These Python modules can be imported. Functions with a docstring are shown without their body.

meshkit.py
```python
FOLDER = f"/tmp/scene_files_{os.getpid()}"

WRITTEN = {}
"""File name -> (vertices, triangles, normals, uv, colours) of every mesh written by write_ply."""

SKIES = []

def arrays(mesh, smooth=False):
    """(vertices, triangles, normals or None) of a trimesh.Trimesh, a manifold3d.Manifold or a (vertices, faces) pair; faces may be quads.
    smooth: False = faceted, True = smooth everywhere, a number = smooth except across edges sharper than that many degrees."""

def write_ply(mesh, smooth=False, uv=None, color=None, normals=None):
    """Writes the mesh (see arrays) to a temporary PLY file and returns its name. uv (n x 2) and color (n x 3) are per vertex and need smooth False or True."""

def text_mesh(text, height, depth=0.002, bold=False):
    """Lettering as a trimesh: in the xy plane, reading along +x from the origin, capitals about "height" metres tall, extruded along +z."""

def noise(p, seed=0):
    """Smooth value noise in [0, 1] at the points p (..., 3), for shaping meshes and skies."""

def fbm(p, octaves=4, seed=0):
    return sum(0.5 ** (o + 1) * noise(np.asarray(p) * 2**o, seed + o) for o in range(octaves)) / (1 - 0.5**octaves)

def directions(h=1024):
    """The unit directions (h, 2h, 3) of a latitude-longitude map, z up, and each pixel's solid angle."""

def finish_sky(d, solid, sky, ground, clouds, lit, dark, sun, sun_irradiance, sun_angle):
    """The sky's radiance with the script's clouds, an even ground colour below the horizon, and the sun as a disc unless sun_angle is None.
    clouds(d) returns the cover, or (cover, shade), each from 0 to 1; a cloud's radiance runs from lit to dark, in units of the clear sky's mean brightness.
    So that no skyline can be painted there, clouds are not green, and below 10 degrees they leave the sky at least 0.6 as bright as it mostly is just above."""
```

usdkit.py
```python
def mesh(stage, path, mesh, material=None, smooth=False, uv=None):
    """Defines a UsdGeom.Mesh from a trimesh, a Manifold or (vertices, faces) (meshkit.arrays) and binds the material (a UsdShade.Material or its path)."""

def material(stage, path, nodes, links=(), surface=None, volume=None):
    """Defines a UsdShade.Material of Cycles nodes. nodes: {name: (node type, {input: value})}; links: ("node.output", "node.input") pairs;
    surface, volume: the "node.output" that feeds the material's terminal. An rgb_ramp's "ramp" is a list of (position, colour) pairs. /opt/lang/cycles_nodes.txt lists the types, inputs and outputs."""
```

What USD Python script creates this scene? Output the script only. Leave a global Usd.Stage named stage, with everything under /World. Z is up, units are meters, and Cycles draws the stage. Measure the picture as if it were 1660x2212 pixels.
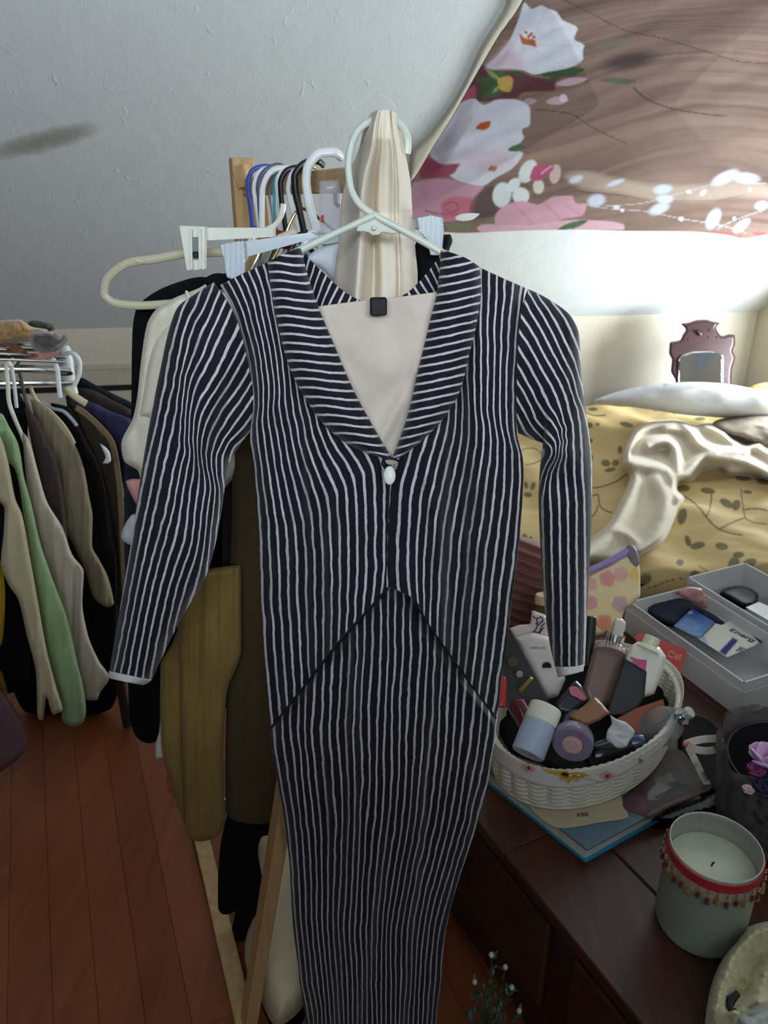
import math
import numpy as np
import shapely
import trimesh
import manifold3d
import meshkit
import usdkit
from pxr import Gf, Sdf, Usd, UsdGeom, UsdLux, UsdShade, Vt
from scipy.interpolate import PchipInterpolator, RBFInterpolator
from scipy.spatial import Delaunay
from shapely.geometry import LineString, Polygon

stage = Usd.Stage.CreateInMemory()
UsdGeom.SetStageUpAxis(stage, "Z")
UsdGeom.SetStageMetersPerUnit(stage, 1.0)
UsdGeom.Xform.Define(stage, "/World")
UsdGeom.Scope.Define(stage, "/World/Looks")

# ---------------------------------------------------------------- camera, light, exposure
FPX, EYE, TILT = 1650.0, 1.5, math.radians(24)
cam = UsdGeom.Camera.Define(stage, "/World/camera")
cam.AddTranslateOp().Set((0, 0, EYE))
cam.AddRotateXOp().Set(90 - 24)
cam.CreateHorizontalApertureAttr(36.0)
cam.CreateVerticalApertureAttr(36.0 * 2212 / 1660)
cam.CreateFocalLengthAttr(36.0 * FPX / 1660)
cam.CreateFStopAttr(13.0)
cam.CreateFocusDistanceAttr(0.97)
cam.CreateExposureAttr(0.0)

E1, E2 = np.array([0.9905, 0.1373]), np.array([0.1373, -0.9905])   # along the low wall, and away from it into the room
CORNER = np.array([1.93, 4.02])
sky = UsdLux.DomeLight.Define(stage, "/World/sky")
sky.CreateIntensityAttr(0.1)
sky.CreateColorAttr(Gf.Vec3f(0.80, 0.90, 1.0))


def rect_light(name, at, facing, w, h, power, color):
    r = UsdLux.RectLight.Define(stage, "/World/" + name)
    z = -np.asarray(facing, float) / np.linalg.norm(facing)
    x = np.cross([0, 0, 1.0], z)
    x /= np.linalg.norm(x)
    y = np.cross(z, x)
    m = Gf.Matrix4d(*[float(q) for row in (np.append(x, 0), np.append(y, 0), np.append(z, 0), np.append(at, 1)) for q in row])
    r.AddTransformOp().Set(m)
    r.CreateWidthAttr(w)
    r.CreateHeightAttr(h)
    r.CreateIntensityAttr(power)
    r.CreateColorAttr(Gf.Vec3f(*color))


GABLE = lambda k, z: np.array([*(CORNER + E2 * k), z])
# daylight in the gable window (right, out of the picture); the other two lamps are added, tilted up
rect_light("daylight_gable", GABLE(0.84, 0.80) - np.array([*(E1 * 0.03), 0]), [-E1[0], -E1[1], 0.0], 0.6, 0.36, 60.0, (0.84, 0.94, 1.0))
rect_light("added_rear_light", np.array([0.20, -1.33, 1.98]), [0, 1, 1.60], 1.8, 0.7, 34.0, (0.80, 0.905, 1.0))  # added unseen lamp behind the viewer, tilted up to spare the floor
rect_light("added_gable_light", GABLE(2.15, 1.45) - np.array([*(E1 * 0.17), 0]), [-E1[0], -E1[1], 1.75], 0.9, 0.36, 30.0, (0.80, 0.905, 1.0))  # added lamp, tilted up to brighten the slope and miss what lies lower

# ---------------------------------------------------------------- helpers
def ray(px, py):
    x, y = (np.asarray(px, float) - 830) / FPX, (1106 - np.asarray(py, float)) / FPX
    x, y = np.broadcast_arrays(x, y)
    return np.stack([x, math.cos(TILT) + y * math.sin(TILT), -math.sin(TILT) + y * math.cos(TILT)], -1)


def W(px, py, D):
    """The point of the place that the photograph shows at a pixel, D metres ahead."""
    r = ray(px, py)
    return np.array([0, 0, EYE]) + r * (np.asarray(D, float) / r[..., 1])[..., None]


def Wz(px, py, z):
    r = ray(px, py)
    return np.array([0, 0, EYE]) + r * ((np.asarray(z, float) - EYE) / r[..., 2])[..., None]


def S(r, g, b):
    c = np.array([r, g, b], float) / 255
    return tuple(np.where(c <= 0.04045, c / 12.92, ((c + 0.055) / 1.055) ** 2.4))


def curve(pts, n, closed=False):
    pts = np.asarray(pts, float)
    if closed:
        k = 3
        ext = np.vstack([pts[-k:], pts, pts[:k]])
        d = np.concatenate([[0], np.cumsum(np.linalg.norm(np.diff(ext, axis=0), axis=1) + 1e-9)])
        t = np.linspace(d[k], d[k + len(pts)], n, endpoint=False)
        return PchipInterpolator(d, ext)(t)
    if len(pts) == 1:
        return np.repeat(pts, n, 0)
    d = np.concatenate([[0], np.cumsum(np.linalg.norm(np.diff(pts, axis=0), axis=1) + 1e-9)])
    return PchipInterpolator(d, pts)(np.linspace(0, d[-1], n)) if len(pts) > 2 else pts[0] + (pts[1] - pts[0]) * np.linspace(0, 1, n)[:, None]


def fb(x, y, fx, fy, seed=0, oct=3):
    x, y = np.broadcast_arrays(np.asarray(x, float), np.asarray(y, float))
    return meshkit.fbm(np.stack([x / fx + 31.7, y / fy + 17.3, np.zeros_like(x) + seed * 7.77], -1), oct, seed) - 0.5


def coons(top, bottom, left, right, n, m):
    T, B, L, R = curve(top, n), curve(bottom, n), curve(left, m), curve(right, m)
    s, t = np.linspace(0, 1, n)[None, :, None], np.linspace(0, 1, m)[:, None, None]
    g = (1 - t) * T[None] + t * B[None] + (1 - s) * L[:, None] + s * R[:, None]
    c = (1 - s) * (1 - t) * L[0] + s * (1 - t) * R[0] + (1 - s) * t * L[-1] + s * t * R[-1]
    return g - c, np.broadcast_to(s[..., 0], (m, n)), np.broadcast_to(t[..., 0], (m, n))


def grid_faces(m, n, off=0, flip=False):
    i = (np.arange(m - 1)[:, None] * n + np.arange(n - 1)[None]).ravel() + off
    q = np.stack([i, i + n, i + n + 1, i + 1], 1)
    f = np.vstack([q[:, [0, 1, 2]], q[:, [0, 2, 3]]])
    return f[:, ::-1] if flip else f


def closed_sheet(F, B):
    """Front grid and back grid (m, n, 3) joined round the rim."""
    m, n = F.shape[:2]
    f = [grid_faces(m, n), grid_faces(m, n, m * n, True)]
    ring = np.concatenate([np.arange(n), (np.arange(1, m)) * n + n - 1, (m - 1) * n + np.arange(n - 2, -1, -1), np.arange(m - 2, 0, -1) * n])
    a, b = ring, np.roll(ring, -1)
    f += [np.stack([a, b, b + m * n], 1), np.stack([a, b + m * n, a + m * n], 1)]
    return np.vstack([F.reshape(-1, 3), B.reshape(-1, 3)]), np.vstack(f)


def panel(top, bottom, left, right, n, m, D, thick=0.02, edge=0.012, u=None, warp=None, paint=None):
    """A piece of cloth spanned by four border curves of the photograph, at depth D(s, t, x, y), with a back of its own. Returns dict for add()."""
    G, s, t = coons(top, bottom, left, right, n, m)
    X, Y = G[..., 0], G[..., 1]
    if warp:
        X, Y = warp(X, Y, s, t)
    q = 4 * s * (1 - s)
    Df = np.broadcast_to(D(s, t, X, Y) if callable(D) else D, s.shape) + edge * (1 - q) ** 3
    Fp, Bp = W(X, Y, Df), W(X, Y, Df + thick * np.clip(q * 4, 0.04, 1) ** 0.5)
    v, f = closed_sheet(Fp, Bp)
    out = dict(mesh=(v, f), smooth=True)
    if u is not None:
        uu = np.broadcast_to(u(s, t, X, Y), s.shape)
        uv = np.stack([uu, t], -1).reshape(-1, 2)
        out["uv"] = np.vstack([uv, uv])
    if paint is not None:
        c = paint(X.ravel(), Y.ravel())
        out["col"] = np.vstack([c, c])
    return out


def outline(pts, sp, front, back, smooth_outline=True, paint=None):
    """A body with the silhouette pts (pixels): front(x, y, e) and back(x, y, e) give its surfaces, e = pixels from the silhouette."""
    pts = np.asarray(pts, float)
    per = LineString(np.vstack([pts, pts[:1]])).length
    nb = max(12, int(per / sp))
    ring = curve(pts, nb, closed=True) if smooth_outline else np.array([LineString(np.vstack([pts, pts[:1]])).interpolate(d).coords[0] for d in np.linspace(0, per, nb, endpoint=False)])
    poly = Polygon(ring)
    if not poly.is_valid:
        poly = poly.buffer(0)
    x0, y0, x1, y1 = poly.bounds
    gx, gy = np.meshgrid(np.arange(x0, x1, sp), np.arange(y0, y1, sp * 0.87))
    gx = gx + (np.arange(gx.shape[0]) % 2)[:, None] * sp * 0.5
    g = np.stack([gx.ravel(), gy.ravel()], 1)
    ins = shapely.contains_xy(poly.buffer(-0.45 * sp), g[:, 0], g[:, 1])
    p = np.vstack([ring, g[ins]])
    tri = Delaunay(p).simplices
    c = p[tri].mean(1)
    tri = tri[shapely.contains_xy(poly, c[:, 0], c[:, 1])]
    e = shapely.distance(poly.boundary, shapely.points(p))
    e[:nb] = 0
    Fv, Bv = front(p[:, 0], p[:, 1], e), back(p[:, 0], p[:, 1], e)
    N = len(p)
    if Polygon(ring).exterior.is_ccw:
        a, b = np.arange(nb), (np.arange(nb) + 1) % nb
    else:
        b, a = np.arange(nb), (np.arange(nb) + 1) % nb
    f = np.vstack([tri, tri[:, ::-1] + N, np.stack([b, a, a + N], 1), np.stack([b, a + N, b + N], 1)])
    out = dict(mesh=(np.vstack([Fv, Bv]), f[:, ::-1]), smooth=True)
    if paint is not None:
        col = paint(p[:, 0], p[:, 1])
        out["col"] = np.vstack([col, col])
    return out


def dome_profile(e, R):
    k = np.clip(e / R, 0, 1)
    return np.sqrt(1 - (1 - k) ** 2)


def body(pts, sp, D, bulge, R, back=None, noise=0.0, nf=(40, 40), seed=0, folds=None, paint=None):
    """Puffy body at depth D (number or f(x, y)): bulges towards the viewer by up to bulge within R pixels of its silhouette."""
    def front(x, y, e):
        d = D(x, y) if callable(D) else D
        k = dome_profile(e, R)
        d = d - bulge * k + noise * fb(x, y, nf[0], nf[1], seed) * np.clip(e / 6, 0, 1)
        if folds is not None:
            d = d + folds(x, y) * np.clip(e / 8, 0, 1)
        return W(x, y, d)

    def rear(x, y, e):
        d = D(x, y) if callable(D) else D
        return W(x, y, d + 0.0015 + (bulge if back is None else back) * dome_profile(e, R))
    return outline(pts, sp, front, rear, paint=paint)


def slab(pts, sp, z, h, R=12, under=0.002, noise=0.0, nf=(40, 40), seed=0, extra=None, paint=None):
    """A body lying on the level z, its silhouette pts; rises by h within R pixels."""
    def front(x, y, e):
        zz = z + under + h * dome_profile(e, R) + noise * fb(x, y, nf[0], nf[1], seed) * np.clip(e / 8, 0, 1)
        if extra is not None:
            zz = zz + extra(x, y) * np.clip(e / 10, 0, 1)
        return Wz(x, y, zz)

    def rear(x, y, e):
        p = front(x, y, e)
        p[:, 2] = z + 0.0005
        return p
    return outline(pts, sp, front, rear, paint=paint)


def tube(path, r, k=10, n=None, flat=None):
    p = curve(path, n or max(6, 6 * len(path))) if n != 0 else np.asarray(path, float)
    r = np.broadcast_to(np.interp(np.linspace(0, 1, len(p)), np.linspace(0, 1, len(np.atleast_1d(r))), np.atleast_1d(r)), (len(p),))
    tan = np.gradient(p, axis=0)
    tan /= np.linalg.norm(tan, axis=1, keepdims=True) + 1e-12
    up = np.array([0, 0, 1.0]) if abs(tan[0][2]) < 0.9 else np.array([1.0, 0, 0])
    a = np.cross(tan[0], up)
    a /= np.linalg.norm(a)
    rows = []
    th = np.arange(k) / k * 2 * np.pi
    for i in range(len(p)):
        a = a - tan[i] * (a @ tan[i])
        a /= np.linalg.norm(a) + 1e-12
        b = np.cross(tan[i], a)
        rows.append(p[i] + r[i] * (np.cos(th)[:, None] * a * (flat or 1) + np.sin(th)[:, None] * b))
    v = np.vstack(rows + [p[:1], p[-1:]])
    i = np.arange(len(p) - 1)[:, None] * k
    j = np.arange(k)[None]
    q = np.stack([i + j, i + (j + 1) % k, i + k + (j + 1) % k, i + k + j], -1).reshape(-1, 4)
    f = np.vstack([q[:, [0, 1, 2]], q[:, [0, 2, 3]]])
    j = np.arange(k)
    e = (len(p) - 1) * k
    f = np.vstack([f, np.stack([np.full(k, len(v) - 2), (j + 1) % k, j], 1), np.stack([np.full(k, len(v) - 1), e + j, e + (j + 1) % k], 1)])
    return v, f


def ribbon(path, w, th, side):
    """A flat band along path, w wide in direction side (one vector or one for each point), th thick."""
    p = np.asarray(path, float)
    tan = np.gradient(p, axis=0)
    tan /= np.linalg.norm(tan, axis=1, keepdims=True)
    sd = np.broadcast_to(np.asarray(side, float), p.shape)
    sd = sd - tan * (sd * tan).sum(1)[:, None]
    sd = sd / np.linalg.norm(sd, axis=1, keepdims=True)
    nn = np.cross(tan, sd)
    c = [p + sd * w / 2 + nn * th / 2, p - sd * w / 2 + nn * th / 2, p - sd * w / 2 - nn * th / 2, p + sd * w / 2 - nn * th / 2]
    v = np.stack(c, 1).reshape(-1, 3)
    i = np.arange(len(p) - 1)[:, None] * 4
    j = np.arange(4)[None]
    q = np.stack([i + j, i + (j + 1) % 4, i + 4 + (j + 1) % 4, i + 4 + j], -1).reshape(-1, 4)
    e = len(v) - 4
    f = np.vstack([q[:, [0, 1, 2]], q[:, [0, 2, 3]], [[0, 2, 1], [0, 3, 2], [e, e + 1, e + 2], [e, e + 2, e + 3]]])
    return v, f


def frame_of(axis, hint=(0, 0, 1)):
    z = np.asarray(axis, float) / np.linalg.norm(axis)
    h = np.asarray(hint, float)
    if abs(h @ z) > 0.95:
        h = np.array([0, 1.0, 0])
    x = np.cross(h, z)
    x /= np.linalg.norm(x)
    return np.stack([x, np.cross(z, x), z], 1)


def lathe(profile, p0=(0, 0, 0), axis=(0, 0, 1), k=32, sx=1.0, sy=1.0, hint=(0, 0, 1)):
    """Turned body: profile of (radius, height); closed at the ends where the radius is 0."""
    pr = np.asarray(profile, float)
    th = np.arange(k) / k * 2 * np.pi
    v = np.stack([pr[:, 0, None] * np.cos(th) * sx, pr[:, 0, None] * np.sin(th) * sy, np.broadcast_to(pr[:, 1, None], (len(pr), k))], -1).reshape(-1, 3)
    i = np.arange(len(pr) - 1)[:, None] * k
    j = np.arange(k)[None]
    q = np.stack([i + j, i + (j + 1) % k, i + k + (j + 1) % k, i + k + j], -1).reshape(-1, 4)
    f = np.vstack([q[:, [0, 1, 2]], q[:, [0, 2, 3]]])
    return v @ frame_of(axis, hint).T + np.asarray(p0, float), f


def cbox(size, at=(0, 0, 0), ch=0.003, rot=None):
    """A box with chamfered edges, its centre at at; rot: 3 x 3."""
    h = np.asarray(size, float) / 2
    ch = min(ch, h.min() * 0.6)
    pts = [np.array([sx * (h[0] - (0 if k == 0 else ch)), sy * (h[1] - (0 if k == 1 else ch)), sz * (h[2] - (0 if k == 2 else ch))]) for sx in (-1, 1) for sy in (-1, 1) for sz in (-1, 1) for k in range(3)]
    m = trimesh.convex.convex_hull(np.array(pts))
    v = np.array(m.vertices)
    if rot is not None:
        v = v @ np.asarray(rot).T
    return v + np.asarray(at, float), np.array(m.faces)


def yaw(deg):
    c, s = math.cos(math.radians(deg)), math.sin(math.radians(deg))
    return np.array([[c, -s, 0], [s, c, 0], [0, 0, 1.0]])


def beam(a, b, w, t, side=None, ch=0.002):
    """A straight batten from a to b, w wide along side and t thick."""
    a, b = np.asarray(a, float), np.asarray(b, float)
    z = (b - a) / np.linalg.norm(b - a)
    x = np.asarray(side if side is not None else ([1, 0, 0] if abs(z[0]) < 0.9 else [0, 1, 0]), float)
    x = x - z * (x @ z)
    x /= np.linalg.norm(x)
    return cbox((w, t, np.linalg.norm(b - a)), (a + b) / 2, ch, np.stack([x, np.cross(z, x), z], 1))


def hexa(corners, vec, ch=0.0):
    """A flat box from four corner points (in order round its face) and the vector to its back."""
    c = np.asarray(corners, float)
    m = trimesh.convex.convex_hull(np.vstack([c, c + np.asarray(vec, float)]))
    return np.array(m.vertices), np.array(m.faces)


def join(*ms):
    v, f, o = [], [], 0
    for a, b in ms:
        v.append(np.asarray(a, float)), f.append(np.asarray(b) + o)
        o += len(a)
    return np.vstack(v), np.vstack(f)


def letters(text, height, origin, right, up, depth=0.0006, bold=False, width=None):
    m = meshkit.text_mesh(text, height, depth, bold)
    v = np.array(m.vertices)
    if width:
        v[:, 0] *= width / v[:, 0].max()
    r, u_ = np.asarray(right, float) / np.linalg.norm(right), np.asarray(up, float)
    u_ = u_ - r * (u_ @ r)
    u_ /= np.linalg.norm(u_)
    nn = np.cross(r, u_)
    return np.asarray(origin, float) + v[:, :1] * r + v[:, 1:2] * u_ + v[:, 2:] * nn, np.array(m.faces)


# ---------------------------------------------------------------- scene tree
USED, PENDING, INFO = {}, {}, {}


def fresh(parent, name):
    k = USED.get((parent, name), 0)
    USED[(parent, name)] = k + 1
    return name if k == 0 else f"{name}_{k:03d}"


def tag(path, **kw):
    INFO[path] = {k: v for k, v in kw.items() if v}


def thing(name, label, cat, group=None):
    p = fresh("", name)
    PENDING[p] = []
    tag(p, label=label, category=cat, group=group)
    return p


def add(name, mesh, mat, parent=None, smooth=30, uv=None, col=None, label=None, cat=None, group=None, kind=None):
    """One Mesh prim: a part (or sub-part: parent 'thing/part') of parent, or a thing or setting piece of its own."""
    if isinstance(mesh, dict):
        d = mesh
        mesh, smooth, uv, col = d["mesh"], d.get("smooth", smooth), d.get("uv", uv), d.get("col", col)
    n = fresh(parent or "", name)
    path = f"{parent}/{n}" if parent else n
    top = path.split("/")[0]
    if parent is None:
        PENDING[top] = []
    PENDING[top].append((path, mesh, mat, smooth, uv, col))
    tag(path, label=label, category=cat if parent is None else None, group=group, kind=kind)
    return path


def flush():
    for top, items in PENDING.items():
        if not items:
            continue
        arr = [(p, meshkit.arrays(me if isinstance(me, tuple) or hasattr(me, "to_mesh") else me, sm), mat, uv, col) for p, me, mat, sm, uv, col in items]
        lo = np.min([a[0].min(0) for _, a, *_ in arr], 0)
        hi = np.max([a[0].max(0) for _, a, *_ in arr], 0)
        base = np.array([(lo[0] + hi[0]) / 2, (lo[1] + hi[1]) / 2, lo[2]])
        if top != items[0][0]:
            UsdGeom.Xform.Define(stage, "/World/" + top).AddTranslateOp().Set(Gf.Vec3d(*map(float, base)))
        for p, (v, f, nrm), mat, uv, col in sorted(arr, key=lambda a: a[0].count("/")):
            m = UsdGeom.Mesh.Define(stage, "/World/" + p)
            if p == top:
                m.AddTranslateOp().Set(Gf.Vec3d(*map(float, base)))
            m.CreatePointsAttr(Vt.Vec3fArray.FromNumpy((v - base).astype(np.float32)))
            m.CreateFaceVertexCountsAttr(Vt.IntArray.FromNumpy(np.full(len(f), 3, np.int32)))
            m.CreateFaceVertexIndicesAttr(Vt.IntArray.FromNumpy(np.ascontiguousarray(f).astype(np.int32).ravel()))
            m.CreateSubdivisionSchemeAttr("none")
            if nrm is not None:
                m.CreateNormalsAttr(Vt.Vec3fArray.FromNumpy(nrm.astype(np.float32)))
                m.SetNormalsInterpolation("vertex")
            api = UsdGeom.PrimvarsAPI(m)
            if uv is not None:
                api.CreatePrimvar("st", Sdf.ValueTypeNames.TexCoord2fArray, "vertex").Set(Vt.Vec2fArray.FromNumpy(np.asarray(uv, np.float32)))
            if col is not None:
                api.CreatePrimvar("print", Sdf.ValueTypeNames.Color3fArray, "vertex").Set(Vt.Vec3fArray.FromNumpy(np.asarray(col, np.float32)))
            UsdShade.MaterialBindingAPI.Apply(m.GetPrim()).Bind(mat)
    for p, kw in INFO.items():
        prim = stage.GetPrimAtPath("/World/" + p)
        if prim:
            for k, v in kw.items():
                prim.SetCustomDataByKey(k, v)


# ---------------------------------------------------------------- materials
MATS = {}


def material(name, nodes, links, surface="p.BSDF"):
    MATS[name] = usdkit.material(stage, "/World/Looks/" + name, nodes, links, surface=surface)
    return MATS[name]


def cloth(name, rgb, vary=0.12, scale=60, bump=0.25, rough=0.9, sheen=0.05, weave=900, translucent=0):
    """Woven cloth: colour with a slight mottle, fine weave relief."""
    c = np.array(S(*rgb))
    nodes = {"t": ("texture_coordinate", {}), "n": ("noise_texture", {"scale": scale, "detail": 4.0}), "w": ("noise_texture", {"scale": weave, "detail": 2.0}),
             "r": ("rgb_ramp", {"ramp": [(0.25, tuple(c * (1 - vary))), (0.75, tuple(np.minimum(c * (1 + vary), 1)))]}),
             "b": ("bump", {"strength": bump, "distance": 0.0006}),
             "p": ("principled_bsdf", {"roughness": rough, "sheen_weight": sheen, "specular_ior_level": 0.15})}
    links = [("t.object", "n.vector"), ("t.object", "w.vector"), ("n.fac", "r.fac"), ("r.color", "p.base_color"), ("w.fac", "b.height"), ("b.normal", "p.normal")]
    return material(name, nodes, links)


def plain(name, rgb, rough=0.4, spec=0.5, metal=0.0, vary=0.06, scale=25, trans=0.0, bump=0.0, sss=0.0, coat=0.0):
    c = np.array(S(*rgb))
    nodes = {"t": ("texture_coordinate", {}), "n": ("noise_texture", {"scale": scale, "detail": 3.0}),
             "r": ("rgb_ramp", {"ramp": [(0.3, tuple(c * (1 - vary))), (0.7, tuple(np.minimum(c * (1 + vary), 1)))]}),
             "p": ("principled_bsdf", {"roughness": rough, "specular_ior_level": spec, "metallic": metal, "transmission_weight": trans, "subsurface_weight": sss, "subsurface_scale": 0.01, "coat_weight": coat})}
    links = [("t.object", "n.vector"), ("n.fac", "r.fac"), ("r.color", "p.base_color")]
    if bump:
        nodes["b"] = ("bump", {"strength": bump, "distance": 0.002})
        links += [("n.fac", "b.height"), ("b.normal", "p.normal")]
    return material(name, nodes, links)


def wood(name, dark, light, axis_scale=(3, 60, 60), rough=0.45, bump=0.1, rot=(0, 0, 0), spec=0.4):
    nodes = {"t": ("texture_coordinate", {}), "m": ("mapping", {"mapping_type": "point", "scale": axis_scale, "rotation": rot}),
             "n": ("noise_texture", {"scale": 1.0, "detail": 6.0, "roughness": 0.6, "distortion": 0.6}),
             "r": ("rgb_ramp", {"ramp": [(0.25, S(*dark)), (0.5, tuple((np.array(S(*dark)) + np.array(S(*light))) / 2)), (0.75, S(*light))]}),
             "b": ("bump", {"strength": bump, "distance": 0.001}),
             "p": ("principled_bsdf", {"roughness": rough, "specular_ior_level": spec})}
    links = [("t.object", "m.vector"), ("m.vector", "n.vector"), ("n.fac", "r.fac"), ("r.color", "p.base_color"), ("n.fac", "b.height"), ("b.normal", "p.normal")]
    return material(name, nodes, links)


def printed(name, rough=0.85, weave=700, bump=0.25, spec=0.2):
    """Printed cloth or card: the print's colours are stored on the mesh."""
    nodes = {"t": ("texture_coordinate", {}), "a": ("attribute", {"attribute": "print"}), "w": ("noise_texture", {"scale": weave, "detail": 2.0}), "b": ("bump", {"strength": bump, "distance": 0.0005}),
             "p": ("principled_bsdf", {"roughness": rough, "specular_ior_level": spec})}
    return material(name, nodes, [("a.color", "p.base_color"), ("t.object", "w.vector"), ("w.fac", "b.height"), ("b.normal", "p.normal")])


def glassy(name, rgb, fac=0.75, rough=0.05):
    """Thin see-through wall: mostly passes light, with a glossy sheen."""
    nodes = {"t": ("transparent_bsdf", {"color": S(*rgb)}), "g": ("principled_bsdf", {"base_color": S(*rgb), "roughness": rough}), "m": ("mix_closure", {"fac": 1 - fac})}
    return material(name, nodes, [("t.BSDF", "m.closure1"), ("g.BSDF", "m.closure2")], "m.closure")


class Paint:
    """Print colours evaluated at mesh points x, y."""

    def __init__(self, x, y, base):
        self.x, self.y = np.asarray(x, float), np.asarray(y, float)
        self.c = np.tile(np.asarray(base, float), (len(self.x), 1)) if np.ndim(base) == 1 else np.array(base, float)

    def mix(self, a, rgb):
        a = np.clip(a, 0, 1)[:, None]
        self.c = self.c * (1 - a) + a * (np.array(S(*rgb)) if not isinstance(rgb, np.ndarray) else rgb)

    def ell(self, cx, cy, rx, ry, rot, rgb, a=1.0, soft=0.15):
        c, s = math.cos(math.radians(rot)), math.sin(math.radians(rot))
        dx, dy = self.x - cx, self.y - cy
        r = np.hypot((dx * c + dy * s) / rx, (-dx * s + dy * c) / ry)
        self.mix(a * np.clip((1 - r) / soft + 0.5, 0, 1), rgb)

    def leaf(self, x0, y0, x1, y1, w, rgb, a=1.0):
        d = np.array([x1 - x0, y1 - y0], float)
        L = np.hypot(*d)
        d /= L
        p = ((self.x - x0) * d[0] + (self.y - y0) * d[1]) / L
        q = np.abs(-(self.x - x0) * d[1] + (self.y - y0) * d[0])
        hw = w * np.sin(np.pi * np.clip(p, 0, 1)) ** 0.7
        self.mix(a * np.clip((hw - q) / (0.12 * w + 0.4) + 0.5, 0, 1) * ((p > 0) & (p < 1)), rgb)

    def line(self, pts, w, rgb, a=1.0):
        g = LineString(curve(pts, 40))
        x0, y0, x1, y1 = g.bounds
        k = (self.x > x0 - 3 * w) & (self.x < x1 + 3 * w) & (self.y > y0 - 3 * w) & (self.y < y1 + 3 * w)
        if k.any():
            al = np.zeros(len(self.x))
            al[k] = a * np.clip((w - shapely.distance(g, shapely.points(self.x[k], self.y[k]))) / (0.5 * w) + 0.3, 0, 1)
            self.mix(al, rgb)

    def poly(self, pts, rgb, a=1.0, soft=3.0, smooth=True):
        g = Polygon(curve(pts, 60, closed=True)) if smooth else Polygon(pts)
        g = g if g.is_valid else g.buffer(0)
        x0, y0, x1, y1 = g.bounds
        k = (self.x > x0 - 6) & (self.x < x1 + 6) & (self.y > y0 - 6) & (self.y < y1 + 6)
        if k.any():
            P = shapely.points(self.x[k], self.y[k])
            d = shapely.distance(g.boundary, P) * np.where(shapely.contains_xy(g, self.x[k], self.y[k]), 1, -1)
            al = np.zeros(len(self.x))
            al[k] = a * np.clip(d / soft + 0.5, 0, 1)
            self.mix(al, rgb)
# ---------------------------------------------------------------- the room
ZK, SLOPE, ZC = 0.84, math.radians(42), 2.45
RUN = (ZC - ZK) / math.tan(SLOPE)
AL, BL = 6.0, 5.75        # the room's length to the left of the corner, and its depth towards the viewer


def room(a, b, z):
    return np.array([*(CORNER - E1 * a + E2 * b), z])


def Wp(px, py, lift=0.0):
    """The point of the sloping ceiling at a pixel, lift metres below it."""
    n = np.array([*(E2 * math.sin(SLOPE)), -math.cos(SLOPE)])     # out of the ceiling into the room
    p0 = room(0, 0, ZK) + n * np.asarray(lift, float)[..., None]
    r = ray(px, py)
    t = ((p0 - np.array([0, 0, EYE])) @ n) / (r @ n) if np.ndim(lift) == 0 else (((p0 - np.array([0, 0, EYE])) * n).sum(-1)) / (r @ n)
    return np.array([0, 0, EYE]) + r * np.asarray(t)[..., None]


def slab3(corners, vec, name, mat, **kw):
    return add(name, hexa(corners, vec), mat, smooth=False, kind="structure", **kw)


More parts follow.
